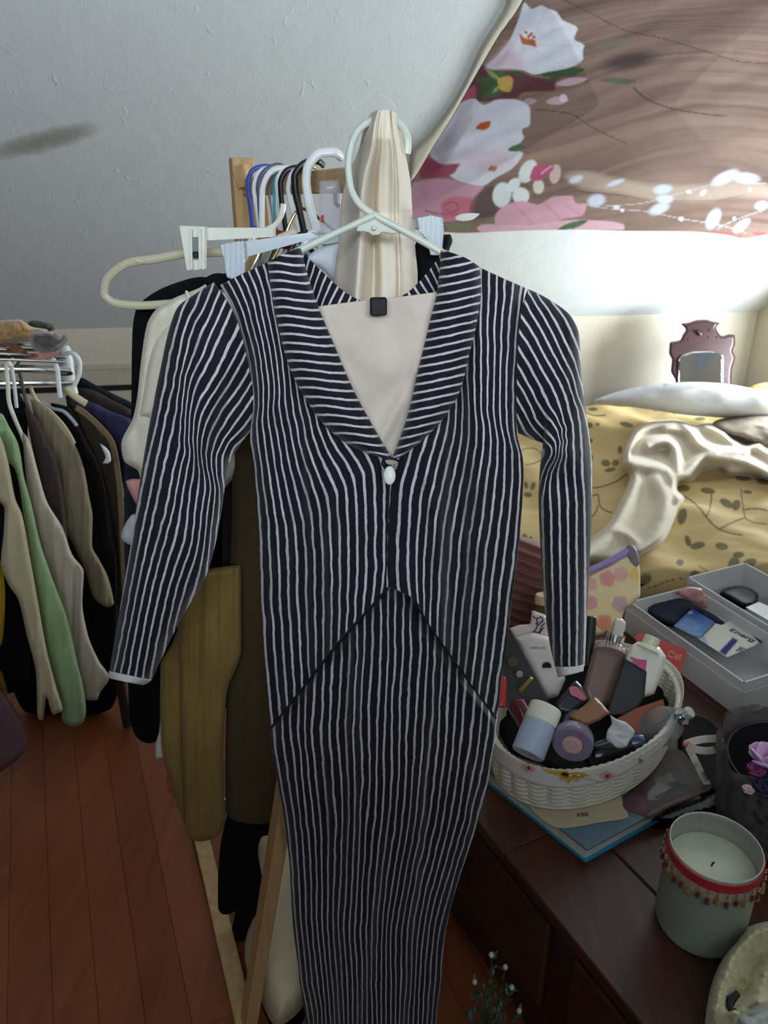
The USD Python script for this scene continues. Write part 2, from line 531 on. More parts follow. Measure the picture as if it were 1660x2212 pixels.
shade_at = Wp(np.array([95.0]), np.array([305.0]))[0]  # soft dark shadow painted into the colour of the ceiling plaster
shade_dir = Wp(np.array([215.0]), np.array([272.0]))[0] - shade_at
shade_dir /= np.linalg.norm(shade_dir)
shade_nrm = np.array([*(E2 * math.sin(SLOPE)), -math.cos(SLOPE)])
shade_side = np.cross(shade_nrm, shade_dir)
plaster_nodes = lambda c: {
    "g": ("geometry", {}), "n1": ("noise_texture", {"scale": 14.0, "detail": 5.0, "roughness": 0.6}), "n2": ("noise_texture", {"scale": 130.0, "detail": 3.0}),
    "mp": ("mapping", {"mapping_type": "point", "scale": (13, 9, 11), "rotation": (0.4, 0.2, 0.7)}), "n3": ("noise_texture", {"scale": 1.0, "detail": 2.0, "distortion": 2.2}),
    "r3": ("rgb_ramp", {"ramp": [(0.66, (0, 0, 0)), (0.78, (1, 1, 1))]}),
    "a1": ("math", {"math_type": "multiply_add", "value2": 0.25}), "a2": ("math", {"math_type": "multiply_add", "value2": 0.5}),
    "b": ("bump", {"strength": 0.5, "distance": 0.004}),
    "r": ("rgb_ramp", {"ramp": [(0.3, tuple(np.array(c) * 0.96)), (0.7, tuple(np.array(c)))]}),
    "p": ("principled_bsdf", {"roughness": 0.75, "specular_ior_level": 0.25})}
plaster_links = [("g.position", "n1.vector"), ("g.position", "n2.vector"), ("g.position", "mp.vector"), ("mp.vector", "n3.vector"), ("n3.fac", "r3.fac"), ("n2.fac", "a1.value1"), ("n1.fac", "a1.value3"),
                 ("r3.color", "a2.value1"), ("a1.value", "a2.value3"), ("a2.value", "b.height"), ("b.normal", "p.normal"), ("n1.fac", "r.fac")]
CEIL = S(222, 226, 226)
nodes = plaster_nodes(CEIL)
nodes.update({"sub": ("vector_math", {"vector_math": "x", "math_type": "subtract", "vector2": tuple(shade_at)}), "dx": ("vector_math", {"math_type": "dot_product", "vector2": tuple(shade_dir / 0.26)}),
              "dy": ("vector_math", {"math_type": "dot_product", "vector2": tuple(shade_side / 0.055)}), "x2": ("math", {"math_type": "power", "value2": 2.0}), "ax": ("math", {"math_type": "absolute"}), "ay": ("math", {"math_type": "absolute"}),
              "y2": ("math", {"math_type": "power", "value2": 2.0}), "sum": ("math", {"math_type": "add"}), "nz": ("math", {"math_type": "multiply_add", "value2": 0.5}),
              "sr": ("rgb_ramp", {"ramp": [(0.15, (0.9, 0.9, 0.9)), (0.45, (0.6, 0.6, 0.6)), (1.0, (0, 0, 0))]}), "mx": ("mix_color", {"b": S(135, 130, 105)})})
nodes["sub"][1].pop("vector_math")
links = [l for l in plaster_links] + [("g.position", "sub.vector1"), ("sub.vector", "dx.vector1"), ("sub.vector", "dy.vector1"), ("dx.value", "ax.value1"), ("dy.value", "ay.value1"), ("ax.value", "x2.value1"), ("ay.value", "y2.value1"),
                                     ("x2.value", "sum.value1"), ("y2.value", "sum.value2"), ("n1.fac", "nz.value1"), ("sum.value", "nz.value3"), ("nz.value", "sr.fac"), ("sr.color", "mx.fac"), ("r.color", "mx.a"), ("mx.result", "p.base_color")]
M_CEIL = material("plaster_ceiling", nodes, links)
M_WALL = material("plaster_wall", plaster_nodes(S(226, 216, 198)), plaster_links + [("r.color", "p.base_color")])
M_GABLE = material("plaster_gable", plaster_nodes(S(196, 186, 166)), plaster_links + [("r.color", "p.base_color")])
M_TRIM = plain("trim_paint", (214, 204, 184), 0.5)
M_PANEL = wood("dim_panelling", (104, 104, 102), (132, 132, 130), (14, 14, 2), 0.6)  # dim grey on the unseen walls and flat ceiling, to cut bounced light
M_DARK = plain("dark_gap", (30, 27, 25), 0.8)

# low wall, sloping ceiling, flat ceiling, gable walls, rear wall
slab3([room(-0.1, 0, -0.05), room(AL, 0, -0.05), room(AL, 0, ZK + 0.06), room(-0.1, 0, ZK + 0.06)], np.array([*(-E2 * 0.1), 0]), "wall_back", M_WALL)
sl = lambda a, b: room(a, b, ZK + b * math.tan(SLOPE))
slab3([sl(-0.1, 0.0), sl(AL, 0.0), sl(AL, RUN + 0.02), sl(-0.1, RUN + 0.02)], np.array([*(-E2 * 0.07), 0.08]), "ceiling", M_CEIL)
slab3([room(-0.1, RUN, ZC), room(AL, RUN, ZC), room(AL, BL, ZC), room(-0.1, BL, ZC)], (0, 0, 0.1), "ceiling", M_PANEL)
v_out = np.array([*(E1 * 0.12), 0])


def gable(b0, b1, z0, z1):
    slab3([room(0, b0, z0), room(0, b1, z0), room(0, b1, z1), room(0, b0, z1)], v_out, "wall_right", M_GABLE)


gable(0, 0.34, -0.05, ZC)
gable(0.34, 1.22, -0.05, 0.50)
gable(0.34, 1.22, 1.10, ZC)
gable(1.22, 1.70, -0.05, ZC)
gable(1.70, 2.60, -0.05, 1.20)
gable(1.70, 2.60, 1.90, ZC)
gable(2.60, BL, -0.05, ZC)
slab3([room(AL, 0, -0.05), room(AL, BL, -0.05), room(AL, BL, ZC), room(AL, 0, ZC)], -v_out, "wall_left", M_PANEL)
rw = lambda a0, a1, z0, z1: slab3([room(a0, BL, z0), room(a1, BL, z0), room(a1, BL, z1), room(a0, BL, z1)], np.array([*(E2 * 0.12), 0]), "wall_front", M_PANEL)
rw(-0.1, AL, -0.05, ZC)
wf = [(0.34, 0.38, 0.50, 1.10), (1.18, 1.22, 0.50, 1.10), (0.38, 1.18, 0.50, 0.54), (0.38, 1.18, 1.06, 1.10), (0.765, 0.795, 0.54, 1.06)]
add("window_1", join(*[hexa([room(-0.01, a, c), room(-0.01, b, c), room(-0.01, b, d), room(-0.01, a, d)], v_out * 0.5) for a, b, c, d in wf]), M_TRIM, smooth=False, kind="structure")

# the floor: reddish-brown boards, each a piece
RD = np.array([-0.397, 0.918])                 # the boards, the rack and the chest run this way
RN = np.array([0.918, 0.397])
floor = add("floor", hexa([room(-0.1, -0.05, -0.1), room(AL, -0.05, -0.1), room(AL, BL, -0.1), room(-0.1, BL, -0.1)], (0, 0, 0.085)), plain("floor_base", (58, 30, 20), 0.7), smooth=False, kind="structure")
boards = [wood(f"floor_board_{i}", d, l, (22, 2.2, 22), 0.42, 0.08, (0, 0, math.atan2(-RD[0], RD[1]) * -1)) for i, (d, l) in enumerate([((118, 60, 32), (152, 84, 46)), ((112, 55, 30), (144, 78, 42)), ((124, 65, 36), (158, 90, 52))])]
rng = np.random.default_rng(5)
for i in range(-14, 26):
    off = -0.9 - rng.random() * 1.3
    while off < 4.2:
        L = 1.25 + 0.5 * rng.random()
        c = np.array([-0.9, 0.0]) + RN * (i * 0.082) + RD * (off + L / 2)
        if -2.6 < c[0] < 1.2 and -0.4 < c[1] < 4.1 and (c - CORNER) @ E2 > 0.45:
            add("board", cbox((0.0815, L - 0.0008, 0.016), (*c, -0.008 - 0.0006 * rng.random()), 0.0008, yaw(math.degrees(math.atan2(-RD[0], RD[1])))), boards[rng.integers(3)], floor, smooth=False)
        off += L
# moulding on the low wall left of the rack
for z0, z1, out_, m in [(0.575, 0.66, 0.014, M_TRIM), (0.545, 0.575, 0.004, M_DARK), (0.655, 0.672, 0.024, M_TRIM)]:
    slab3([room(2.2, 0, z0), room(AL, 0, z0), room(AL, 0, z1), room(2.2, 0, z1)], np.array([*(E2 * out_), 0]), "trim_1" if z0 == 0.575 else "trim_2" if z0 == 0.545 else "trim_3", m)
slab3([room(-0.0, 0, 0), room(AL, 0, 0), room(AL, 0, 0.1), room(-0.0, 0, 0.1)], np.array([*(E2 * 0.012), 0]), "baseboard_back", M_TRIM)
# ---------------------------------------------------------------- the striped dress and its hanger
def stripes(name, dark, light, width=0.27):
    nodes = {"t": ("texture_coordinate", {}), "s": ("separate_xyz", {}), "nz": ("noise_texture", {"scale": 55.0, "detail": 2.0}), "wob": ("math", {"math_type": "multiply_add", "value2": 0.22}),
             "fr": ("math", {"math_type": "fraction"}), "c": ("math", {"math_type": "subtract", "value2": 0.5}), "ab": ("math", {"math_type": "absolute"}),
             "nw": ("noise_texture", {"scale": 160.0, "detail": 2.0}), "wv": ("math", {"math_type": "multiply_add", "value2": 0.09, "value3": width / 2 - 0.045}),
             "d": ("math", {"math_type": "subtract"}), "k": ("map_range", {"from_min": -0.03, "from_max": 0.03, "to_min": 0.0, "to_max": 1.0, "clamp": True}),
             "mx": ("mix_color", {"a": S(*dark), "b": S(*light)}), "w": ("noise_texture", {"scale": 1100.0, "detail": 2.0}), "b": ("bump", {"strength": 0.3, "distance": 0.0005}),
             "p": ("principled_bsdf", {"roughness": 0.75, "sheen_weight": 0.12, "specular_ior_level": 0.25})}
    links = [("t.UV", "s.vector"), ("t.object", "nz.vector"), ("t.object", "nw.vector"), ("t.object", "w.vector"), ("nz.fac", "wob.value1"), ("s.x", "wob.value3"), ("wob.value", "fr.value1"), ("fr.value", "c.value1"), ("c.value", "ab.value1"),
             ("nw.fac", "wv.value1"), ("wv.value", "d.value1"), ("ab.value", "d.value2"), ("d.value", "k.value"), ("k.result", "mx.fac"), ("mx.result", "p.base_color"), ("w.fac", "b.height"), ("b.normal", "p.normal")]
    return material(name, nodes, links)


M_STRIPE = stripes("navy_white_stripe", (20, 21, 33), (208, 203, 208), 0.265)
M_STRIPE_FINE = stripes("navy_white_stripe_skirt", (20, 21, 33), (204, 199, 205), 0.265)
M_CREAM = cloth("cream_lining", (214, 202, 188), 0.05, 30)
M_WHITE = cloth("white_cuff", (232, 230, 230), 0.03, 40)
M_BUTTON = plain("white_button", (240, 240, 236), 0.18, 0.6)
M_BLACK = plain("black_snap", (14, 14, 20), 0.6)
M_NAVY = cloth("navy_plain", (24, 24, 36), 0.1)
M_PALE = plain("pale_green_plastic", (206, 213, 200), 0.35, 0.5, sss=0.15)

dress = thing("striped_dress", "navy and white striped long-sleeved dress with shawl collar, hanging on a pale hanger", "dress")
D0 = 0.90


def wrinkle(x, y, amp, fx=26, fy=260, seed=1):
    return amp * fb(x, y, fx, fy, seed) * 2


def bod(s, t, X, Y):
    return D0 - 0.030 * np.sin(np.pi * np.clip((X - 540) / 580, 0, 1)) ** 0.7 + wrinkle(X, Y, 0.010, 45, 330) + wrinkle(X, Y, 0.004, 18, 160, 4) + 0.012 * np.exp(-((Y - 600) / 120) ** 2)


def wob(seed, ax=5.0):
    def w(X, Y, s, t):
        return X + ax * fb(X, Y, 120, 120, seed) * 2 + 2.2 * fb(X, Y, 40, 55, seed + 9) * 2, Y
    return w


# skirt first (it lies under the jacket fronts)
def skd(s, t, X, Y):
    fold = 0.5 + 0.5 * np.tanh((X - (845 - 0.145 * (Y - 1700))) / 14)
    low = np.clip((Y - 1650) / 400, 0, 1)
    under = 0.040 * np.clip((1285 + 1.22 * np.abs(X - 838) - Y) / 60, 0, 1)
    return D0 - 0.005 + under + 0.016 * np.exp(-((X - (690 + 0.03 * (Y - 1500))) / 16) ** 2) * np.clip((Y - 1500) / 200, 0, 1) - 0.012 * np.exp(-((X - (760 - 0.03 * (Y - 1700))) / 14) ** 2) - 0.012 * np.exp(-((X - (930 - 0.10 * (Y - 1500))) / 14) ** 2) - 0.022 * np.sin(np.pi * s) ** 0.8 + wrinkle(X, Y, 0.013, 42, 480, 12) + wrinkle(X, Y, 0.006, 20, 300, 5) + 0.030 * fold * low - 0.012 * np.exp(-((X - (838 - 0.13 * (Y - 1700))) / 18) ** 2) * low - 0.012 * np.clip((Y - 1300) / 900, 0, 1)


add("skirt", panel([(600, 1230), (840, 1215), (1072, 1230)], [(664, 2232), (800, 2238), (942, 2232)], [(600, 1230), (590, 1420), (584, 1560), (592, 1640), (612, 1760), (626, 1900), (634, 2010), (648, 2110), (664, 2232)],
                   [(1072, 1230), (1080, 1420), (1074, 1555), (1062, 1650), (1035, 1770), (1005, 1860), (985, 1925), (964, 2010), (955, 2100), (942, 2232)], 150, 240, skd, 0.045, 0.02,
                   u=lambda s, t, X, Y: 28.5 * s + 0.9 * fb(X, Y, 60, 260, 3) + 0.5 * fb(X, Y, 30, 120, 5), warp=wob(6, 4)), M_STRIPE_FINE, dress)


# the two jacket fronts
hemA = lambda x: x
front_a = panel([(474, 616), (560, 574), (642, 539)], [(585, 1572), (650, 1490), (740, 1378), (800, 1312), (842, 1272)],
                [(474, 616), (515, 690), (540, 800), (547, 880), (541, 930), (550, 1010), (560, 1180), (566, 1320), (575, 1450), (585, 1572)],
                [(642, 539), (664, 650), (712, 780), (776, 900), (846, 990), (852, 1060), (850, 1180), (842, 1272)], 110, 190,
                lambda s, t, X, Y: bod(s, t, X, Y) - 0.012 - 0.010 * np.clip((t - 0.85) / 0.15, 0, 1) + 0.018 * np.exp(-((X - (640 + 0.03 * (Y - 900))) / 22) ** 2) * np.clip((Y - 760) / 120, 0, 1) - 0.012 * np.exp(-((X - (712 + 0.02 * (Y - 1100))) / 14) ** 2) * np.clip((Y - 1000) / 120, 0, 1), 0.03, 0.014, u=lambda s, t, X, Y: (15.2 - 4.2 * np.clip(1 - t / 0.45, 0, 1)) * s + 0.2, warp=wob(2))
add("jacket_front", front_a, M_STRIPE, dress, label="jacket front on the button side")
front_b = panel([(962, 541), (1040, 578), (1138, 622)], [(834, 1268), (890, 1292), (935, 1360), (1000, 1452), (1074, 1552)],
                [(962, 541), (950, 650), (925, 750), (893, 880), (856, 990), (838, 1060), (830, 1180), (834, 1268)],
                [(1138, 622), (1122, 740), (1116, 850), (1118, 930), (1130, 1000), (1124, 1130), (1110, 1290), (1094, 1420), (1074, 1552)], 110, 190,
                lambda s, t, X, Y: bod(s, t, X, Y) - 0.014 - 0.010 * np.clip((t - 0.85) / 0.15, 0, 1) + 0.026 * np.exp(-((X - (990 - 0.02 * (Y - 900))) / 24) ** 2) * np.clip((Y - 620) / 120, 0, 1) - 0.014 * np.exp(-((X - (1040 - 0.03 * (Y - 1000))) / 16) ** 2) * np.clip((Y - 900) / 150, 0, 1) - 0.014 * np.exp(-((X - (935 + 0.05 * (Y - 1000))) / 16) ** 2) * np.clip((Y - 1000) / 100, 0, 1), 0.03, 0.014, u=lambda s, t, X, Y: 14.85 - (14.6 - 4.6 * np.clip(1 - t / 0.45, 0, 1)) * (1 - s), warp=wob(8))
add("jacket_front", front_b, M_STRIPE, dress)
# stitched hems of the cut-away fronts
for nme, pts in (("hem", [(585, 1574), (650, 1492), (740, 1380), (800, 1314), (834, 1276)]), ("hem", [(893, 1296), (935, 1362), (1000, 1454), (1072, 1551)])):
    c = curve(pts, 50)
    p = W(c[:, 0], c[:, 1], bod(0.5, 1, c[:, 0], c[:, 1]) - 0.0235)
    add(nme, ribbon(p, 0.0028, 0.002, W(c[:, 0] + 6, c[:, 1] + 9, D0) - W(c[:, 0], c[:, 1], D0)), M_NAVY, dress, smooth=40)

# inside of the back neck, inset and its snap
add("back_neck", panel([(652, 541), (700, 590), (760, 640), (800, 656)], [(660, 600), (700, 680), (760, 690), (805, 690)], [(652, 541), (660, 600)], [(800, 656), (805, 690)], 50, 16, lambda s, t, X, Y: D0 + 0.028 - 0.02 * s, 0.004, 0,
                        u=lambda s, t, X, Y: 11 * s + 1.2 * t), M_STRIPE, dress)
add("back_neck", panel([(845, 650), (880, 632), (930, 580), (956, 543)], [(850, 690), (890, 680), (940, 660), (960, 600)], [(845, 650), (850, 690)], [(956, 543), (960, 600)], 50, 16, lambda s, t, X, Y: D0 + 0.008 + 0.02 * s, 0.004, 0,
                        u=lambda s, t, X, Y: 9 * s - 1.0 * t), M_STRIPE, dress)


def insd(s, t, X, Y):
    return D0 - 0.033 + 0.010 * fb(X, Y, 90, 120, 21, 3) * 2 + 0.004 * np.exp(-(((X - 830) * 0.5 + (Y - 860)) / 30) ** 2) - 0.006 * np.exp(-(((X - 860) + (Y - 880) * 0.5) / 16) ** 2)


add("inset", panel([(660, 666), (760, 652), (870, 640), (962, 628)], [(836, 1002), (842, 1004), (848, 1004), (856, 1002)], [(660, 666), (722, 800), (836, 1002)], [(962, 628), (920, 800), (856, 1002)], 50, 70, insd, 0.006, 0.0), M_CREAM, dress, label="plain cream inset closing the deep neckline")
pc = W(818, 662, D0 - 0.046)
add("snap", cbox((0.0185, 0.006, 0.0195), pc, 0.004, yaw(6)), M_BLACK, dress, label="black square snap")


# shawl collar
def cold(k):
    return lambda s, t, X, Y: D0 - 0.052 - 0.012 * np.sin(np.pi * s) + 0.018 * np.exp(-((Y - 560) / 60) ** 2) + wrinkle(X, Y, 0.004, 90, 60, k)


add("collar", panel([(578, 566), (612, 548), (650, 534)], [(826, 988), (836, 992), (848, 990)], [(578, 566), (588, 640), (600, 700), (624, 790), (660, 862), (712, 930), (775, 972), (826, 988)],
                    [(650, 534), (673, 620), (688, 662), (720, 740), (768, 850), (812, 930), (848, 990)], 40, 150, cold(3), 0.008, 0.006, u=lambda s, t, X, Y: (Y - 0.05 * X) / 19.0 + 0.25 * np.sin(6 * s) * 0.4, warp=lambda X, Y, s, t: (X, Y + 2.5 * fb(X, Y, 60, 60, 5))), M_STRIPE, dress)
add("collar", panel([(952, 540), (995, 552), (1036, 576)], [(846, 992), (856, 990), (868, 986)], [(952, 540), (946, 620), (930, 690), (906, 790), (880, 900), (846, 992)],
                    [(1036, 576), (1040, 625), (1032, 690), (1016, 760), (996, 840), (962, 900), (912, 952), (868, 986)], 40, 150, cold(7), 0.008, 0.006, u=lambda s, t, X, Y: (Y + 0.16 * X) / 18.6 + 0.3 * s * s, warp=lambda X, Y, s, t: (X, Y + 2.5 * fb(X, Y, 60, 60, 15))), M_STRIPE, dress)

# button and loop
pb = W(842, 1027, D0 - 0.063)
fwd = W(842, 1027, 0.9) - W(842, 1027, 1.0)
add("button", lathe([(0, 0.0), (0.0062, 0.0005), (0.0072, 0.002), (0.0068, 0.0036), (0.0045, 0.0052), (0, 0.0058)], pb, fwd, 32, 1.0, 1.55), M_BUTTON, dress, smooth=50, label="oval white button")
add("button_loop", tube(W([832, 826, 838, 852, 866, 862, 850], [1010, 1000, 990, 992, 1002, 1012, 1018], D0 - 0.058), 0.0013, 8), M_NAVY, dress)


def stripe_field(lines, origin, scale):
    """Stripe count at a pixel, from stripes read off the photograph: {number: [(x, y), ...]}."""
    P, V = [], []
    for k, pts in lines.items():
        c = np.asarray(pts, float) / scale + np.asarray(origin, float)
        c = curve(c, max(4, len(c) * 2))
        P.append(c), V.append(np.full(len(c), k + 0.5))
    P, V = np.vstack(P), np.concatenate(V)
    f = RBFInterpolator(P / 100, V, kernel="thin_plate_spline", smoothing=0.004, degree=1)
    return lambda x, y: f(np.stack([x.ravel(), y.ravel()], 1) / 100).reshape(x.shape)


ARM_A = {1: [(1180, 20), (1140, 140), (1080, 380), (1050, 560), (1000, 800), (950, 1000), (900, 1250), (868, 1400), (800, 1804), (720, 2174), (705, 2304)],
         2: [(1250, 20), (1180, 180), (1150, 330), (1120, 500), (1080, 640), (1050, 800), (1010, 1000), (960, 1250), (930, 1380), (842, 1804), (790, 2104), (740, 2324)],
         3: [(1310, 20), (1240, 150), (1190, 330), (1160, 450), (1140, 640), (1110, 800), (1070, 960), (1030, 1150), (980, 1380), (888, 1804), (782, 2334)],
         4: [(1370, 20), (1290, 200), (1240, 330), (1200, 430), (1180, 560), (1165, 720), (1155, 900), (1120, 1050), (1085, 1250), (935, 1804), (830, 2344)],
         5: [(1430, 20), (1350, 200), (1290, 350), (1230, 470), (1200, 600), (1190, 750), (1185, 870), (1150, 1100), (1100, 1350), (983, 1804), (877, 2359)],
         6: [(1475, 60), (1400, 230), (1340, 360), (1280, 480), (1230, 620), (1215, 800), (1220, 900), (1180, 1180), (1150, 1400), (1035, 1804), (922, 2369)],
         7: [(1530, 150), (1460, 290), (1390, 440), (1320, 560), (1250, 700), (1238, 850), (1250, 1000), (1220, 1200), (1195, 1450), (1090, 1804), (972, 2374)],
         8: [(1560, 230), (1500, 350), (1420, 490), (1350, 600), (1290, 720), (1265, 900), (1282, 1080), (1255, 1300), (1235, 1500), (1140, 1804), (1060, 2204)],
         9: [(1580, 310), (1520, 430), (1440, 560), (1370, 670), (1310, 800), (1290, 950), (1318, 1150), (1295, 1350), (1270, 1550), (1192, 1804), (1120, 2064)],
         10: [(1600, 420), (1540, 520), (1450, 640), (1380, 760), (1330, 900), (1325, 1000), (1350, 1150), (1330, 1350), (1310, 1560), (1245, 1850)],
         11: [(1610, 510), (1540, 620), (1450, 750), (1375, 900), (1358, 1000), (1382, 1180), (1360, 1400), (1335, 1640)],
         12: [(1620, 600), (1530, 730), (1440, 860), (1395, 950), (1388, 1050), (1410, 1200), (1392, 1430)],
         13: [(1630, 690), (1550, 800), (1455, 900), (1430, 1000), (1440, 1170)]}
ARM_B = {-2: [(790, 490), (880, 620), (940, 750), (990, 880), (1015, 1050)], -1: [(650, 410), (740, 540), (820, 680), (890, 830), (960, 980), (1005, 1130), (1040, 1260)],
         0: [(560, 365), (640, 500), (730, 650), (800, 800), (870, 950), (930, 1070), (970, 1230), (1030, 1380), (1065, 1530), (1088, 1700), (1098, 1900), (1100, 2100)],
         1: [(535, 465), (600, 580), (690, 730), (760, 870), (830, 1000), (900, 1140), (950, 1270), (985, 1400), (1000, 1550), (1006, 1700), (1012, 1900), (1031, 2150), (1036, 2470), (1040, 3000), (1030, 3550)],
         2: [(490, 560), (570, 680), (650, 830), (730, 980), (800, 1100), (860, 1230), (900, 1380), (935, 1500), (945, 1700), (947, 1900), (968, 2150), (966, 2470), (970, 3000), (966, 3550)],
         3: [(475, 700), (550, 810), (620, 930), (690, 1060), (760, 1190), (820, 1330), (858, 1480), (872, 1620), (872, 1800), (872, 1950), (887, 2150), (893, 2470), (900, 3000), (902, 3550)],
         4: [(475, 845), (540, 960), (610, 1080), (670, 1200), (730, 1330), (800, 1430), (848, 1530), (858, 1650), (845, 1750), (808, 1900), (808, 2050), (818, 2200), (822, 2470), (830, 3000), (838, 3550)],
         5: [(460, 980), (530, 1110), (600, 1240), (650, 1340), (720, 1430), (795, 1530), (832, 1640), (805, 1780), (745, 1930), (735, 2080), (745, 2200), (750, 2470), (764, 3000)],
         6: [(460, 1125), (530, 1250), (590, 1370), (615, 1450), (700, 1550), (785, 1650), (795, 1740), (730, 1880), (692, 2030), (672, 2150)],
         7: [(470, 1300), (540, 1420), (580, 1500), (680, 1610), (760, 1715), (720, 1800), (680, 1900)], 8: [(480, 1450), (520, 1540), (570, 1600)]}
FA, FB = stripe_field(ARM_A, (0, 660), 2.964), stripe_field(ARM_B, (1000, 540), 3.95)

# sleeves
def slv(s, t, X, Y):
    return D0 + 0.012 - 0.028 * np.sin(np.pi * s) ** 0.7 + wrinkle(X, Y, 0.010, 40, 200, 31) + 0.02 * np.exp(-((X - (560 - 0.35 * (Y - 700))) / 30) ** 2) * np.clip((Y - 760) / 80, 0, 1) * np.clip((1150 - Y) / 120, 0, 1)


sl_a = panel([(462, 610), (512, 690), (538, 790), (550, 870), (546, 925)], [(236, 1452), (282, 1462), (328, 1471)],
             [(462, 610), (420, 636), (384, 664), (366, 710), (346, 800), (326, 900), (304, 1030), (282, 1180), (260, 1310), (236, 1452)],
             [(546, 925), (520, 960), (492, 1010), (480, 1100), (450, 1232), (392, 1336), (345, 1432), (328, 1471)], 80, 160, slv, 0.035, 0.016, u=lambda s, t, X, Y: FA(X, Y))
s1 = add("sleeve", sl_a, M_STRIPE, dress)
add("cuff", panel([(236, 1449), (282, 1459), (328, 1468)], [(238, 1466), (275, 1474), (309, 1480)], [(236, 1449), (235, 1458), (238, 1466)], [(328, 1468), (322, 1474), (309, 1480)], 30, 8, lambda s, t, X, Y: D0 - 0.021 * np.sin(np.pi * s) ** 0.7, 0.02, 0.012), M_WHITE, s1)


def slv2(s, t, X, Y):
    return D0 + 0.010 - 0.028 * np.sin(np.pi * s) ** 0.7 + wrinkle(X, Y, 0.008, 40, 200, 61) - 0.022 * np.exp(-((Y - 975) / 32) ** 2 - ((X - 1195) / 36) ** 2) + 0.012 * np.exp(-((Y - 1040) / 34) ** 2 - ((X - 1205) / 30) ** 2)


sl_b = panel([(1140, 624), (1122, 700), (1117, 790), (1115, 880), (1120, 936)], [(1264, 1438), (1232, 1441), (1200, 1442)],
             [(1140, 624), (1192, 650), (1236, 686), (1252, 725), (1256, 800), (1265, 880), (1276, 960), (1280, 1020), (1278, 1130), (1272, 1260), (1268, 1350), (1264, 1438)],
             [(1120, 936), (1148, 948), (1176, 962), (1168, 1000), (1164, 1070), (1168, 1180), (1178, 1320), (1190, 1400), (1200, 1442)], 80, 160, slv2, 0.035, 0.016, u=lambda s, t, X, Y: FB(X, Y))
s2 = add("sleeve", sl_b, M_STRIPE, dress, label="sleeve with a pinched fold at the elbow")
add("cuff", panel([(1200, 1440), (1232, 1440), (1263, 1435)], [(1206, 1463), (1235, 1457), (1261, 1450)], [(1200, 1440), (1206, 1463)], [(1263, 1435), (1261, 1450)], 30, 8, lambda s, t, X, Y: D0 - 0.019 * np.sin(np.pi * s) ** 0.7, 0.02, 0.012), M_WHITE, s2)

# hanger: hook, arms, web with its knob
hang = thing("dress_hanger", "pale green plastic hanger holding up the striped dress", "coat hanger")
hk = [(880, 332, 0.985), (882, 305, 0.985), (868, 272, 0.978), (835, 254, 0.965), (800, 262, 0.952), (772, 285, 0.945), (758, 320, 0.938), (753, 360, 0.932), (757, 402, 0.926), (776, 440, 0.92), (815, 468, 0.915), (870, 497, 0.912), (918, 524, 0.912), (960, 548, 0.91)]
q = np.array(hk, float)
add("hook", tube(W(q[:, 0], q[:, 1], q[:, 2]), 0.0040, 12, 90), M_PALE, hang)
add("arm", tube(W([812, 760, 700, 640, 590], [464, 488, 516, 545, 572], 0.915), [0.0044, 0.0036, 0.0042, 0.0045, 0.004], 12, 40), M_PALE, hang)
add("arm", tube(W([955, 1010, 1060], [545, 572, 600], 0.912), 0.004, 12, 20), M_PALE, hang)
web = outline([(775, 486), (815, 466), (850, 484), (874, 501), (850, 505), (826, 502), (818, 508), (806, 509), (795, 502), (770, 499)], 3, lambda x, y, e: W(x, y, 0.913), lambda x, y, e: W(x, y, 0.9175), True)
add("web", web, M_PALE, hang)
add("stud", lathe([(0, 0.004), (0.0022, 0.0035), (0.003, 0.002), (0.003, 0)], W(808, 493, 0.9135), (0, -1, 0.2), 16), M_PALE, hang)

# ivory garment draped over the top of the hooks
M_IVORY = cloth("ivory_jersey", (232, 220, 202), 0.04, 25, 0.15, 0.8)


def ivd(s, t, X, Y):
    dep = 0.932 + 0.045 * np.clip((Y - 300) / 160, 0, 1)
    c = 2 * np.abs(s - 0.5)
    f = 0.010 * (np.sin(s * 13 + 1.2 * t + 0.6) + 0.6 * np.sin(s * 22 - 1.5 * t)) * np.clip(t * 3, 0.15, 1)
    return dep + f + 0.03 * c ** 2 - 0.012 * np.exp(-((s - 0.3) / 0.08) ** 2) + 0.022 * np.exp(-((s - 0.46 + 0.02 * np.sin(5 * t)) / 0.045) ** 2) * np.clip(t * 2.5, 0, 1) + 0.012 * np.exp(-((s - 0.78) / 0.03) ** 2)


ivory = thing("ivory_garment", "ivory jersey garment in soft vertical folds draped over the hanger hooks", "garment")
add("draped_cloth", panel([(802, 244), (828, 236), (856, 243)], [(716, 664), (800, 672), (902, 660)], [(802, 244), (788, 272), (776, 320), (748, 390), (736, 450), (733, 520), (726, 570), (716, 664)],
                          [(856, 243), (866, 290), (880, 350), (888, 400), (892, 470), (898, 540), (903, 600), (902, 660)], 90, 130, ivd, 0.03, 0.02), M_IVORY, ivory)
add("tag_thread", tube(W([818, 836, 848, 856], [205, 212, 222, 236], 0.945), 0.0005, 6, 20), M_PALE, ivory)
# ---------------------------------------------------------------- the wooden clothes rack and what hangs on it
M_PINE = wood("pine", (176, 138, 92), (214, 178, 128), (50, 50, 4), 0.5, 0.05)
M_PINE_D = wood("pine_dowel", (186, 148, 100), (216, 182, 134), (50, 5, 50), 0.5, 0.05)
R0 = np.array([0.0125, 1.005])          # near end of the rail, in plan
RL = 0.72


def rail(k, z=1.494):
    return np.array([*(R0 + RD * k), z - 0.030 * k])


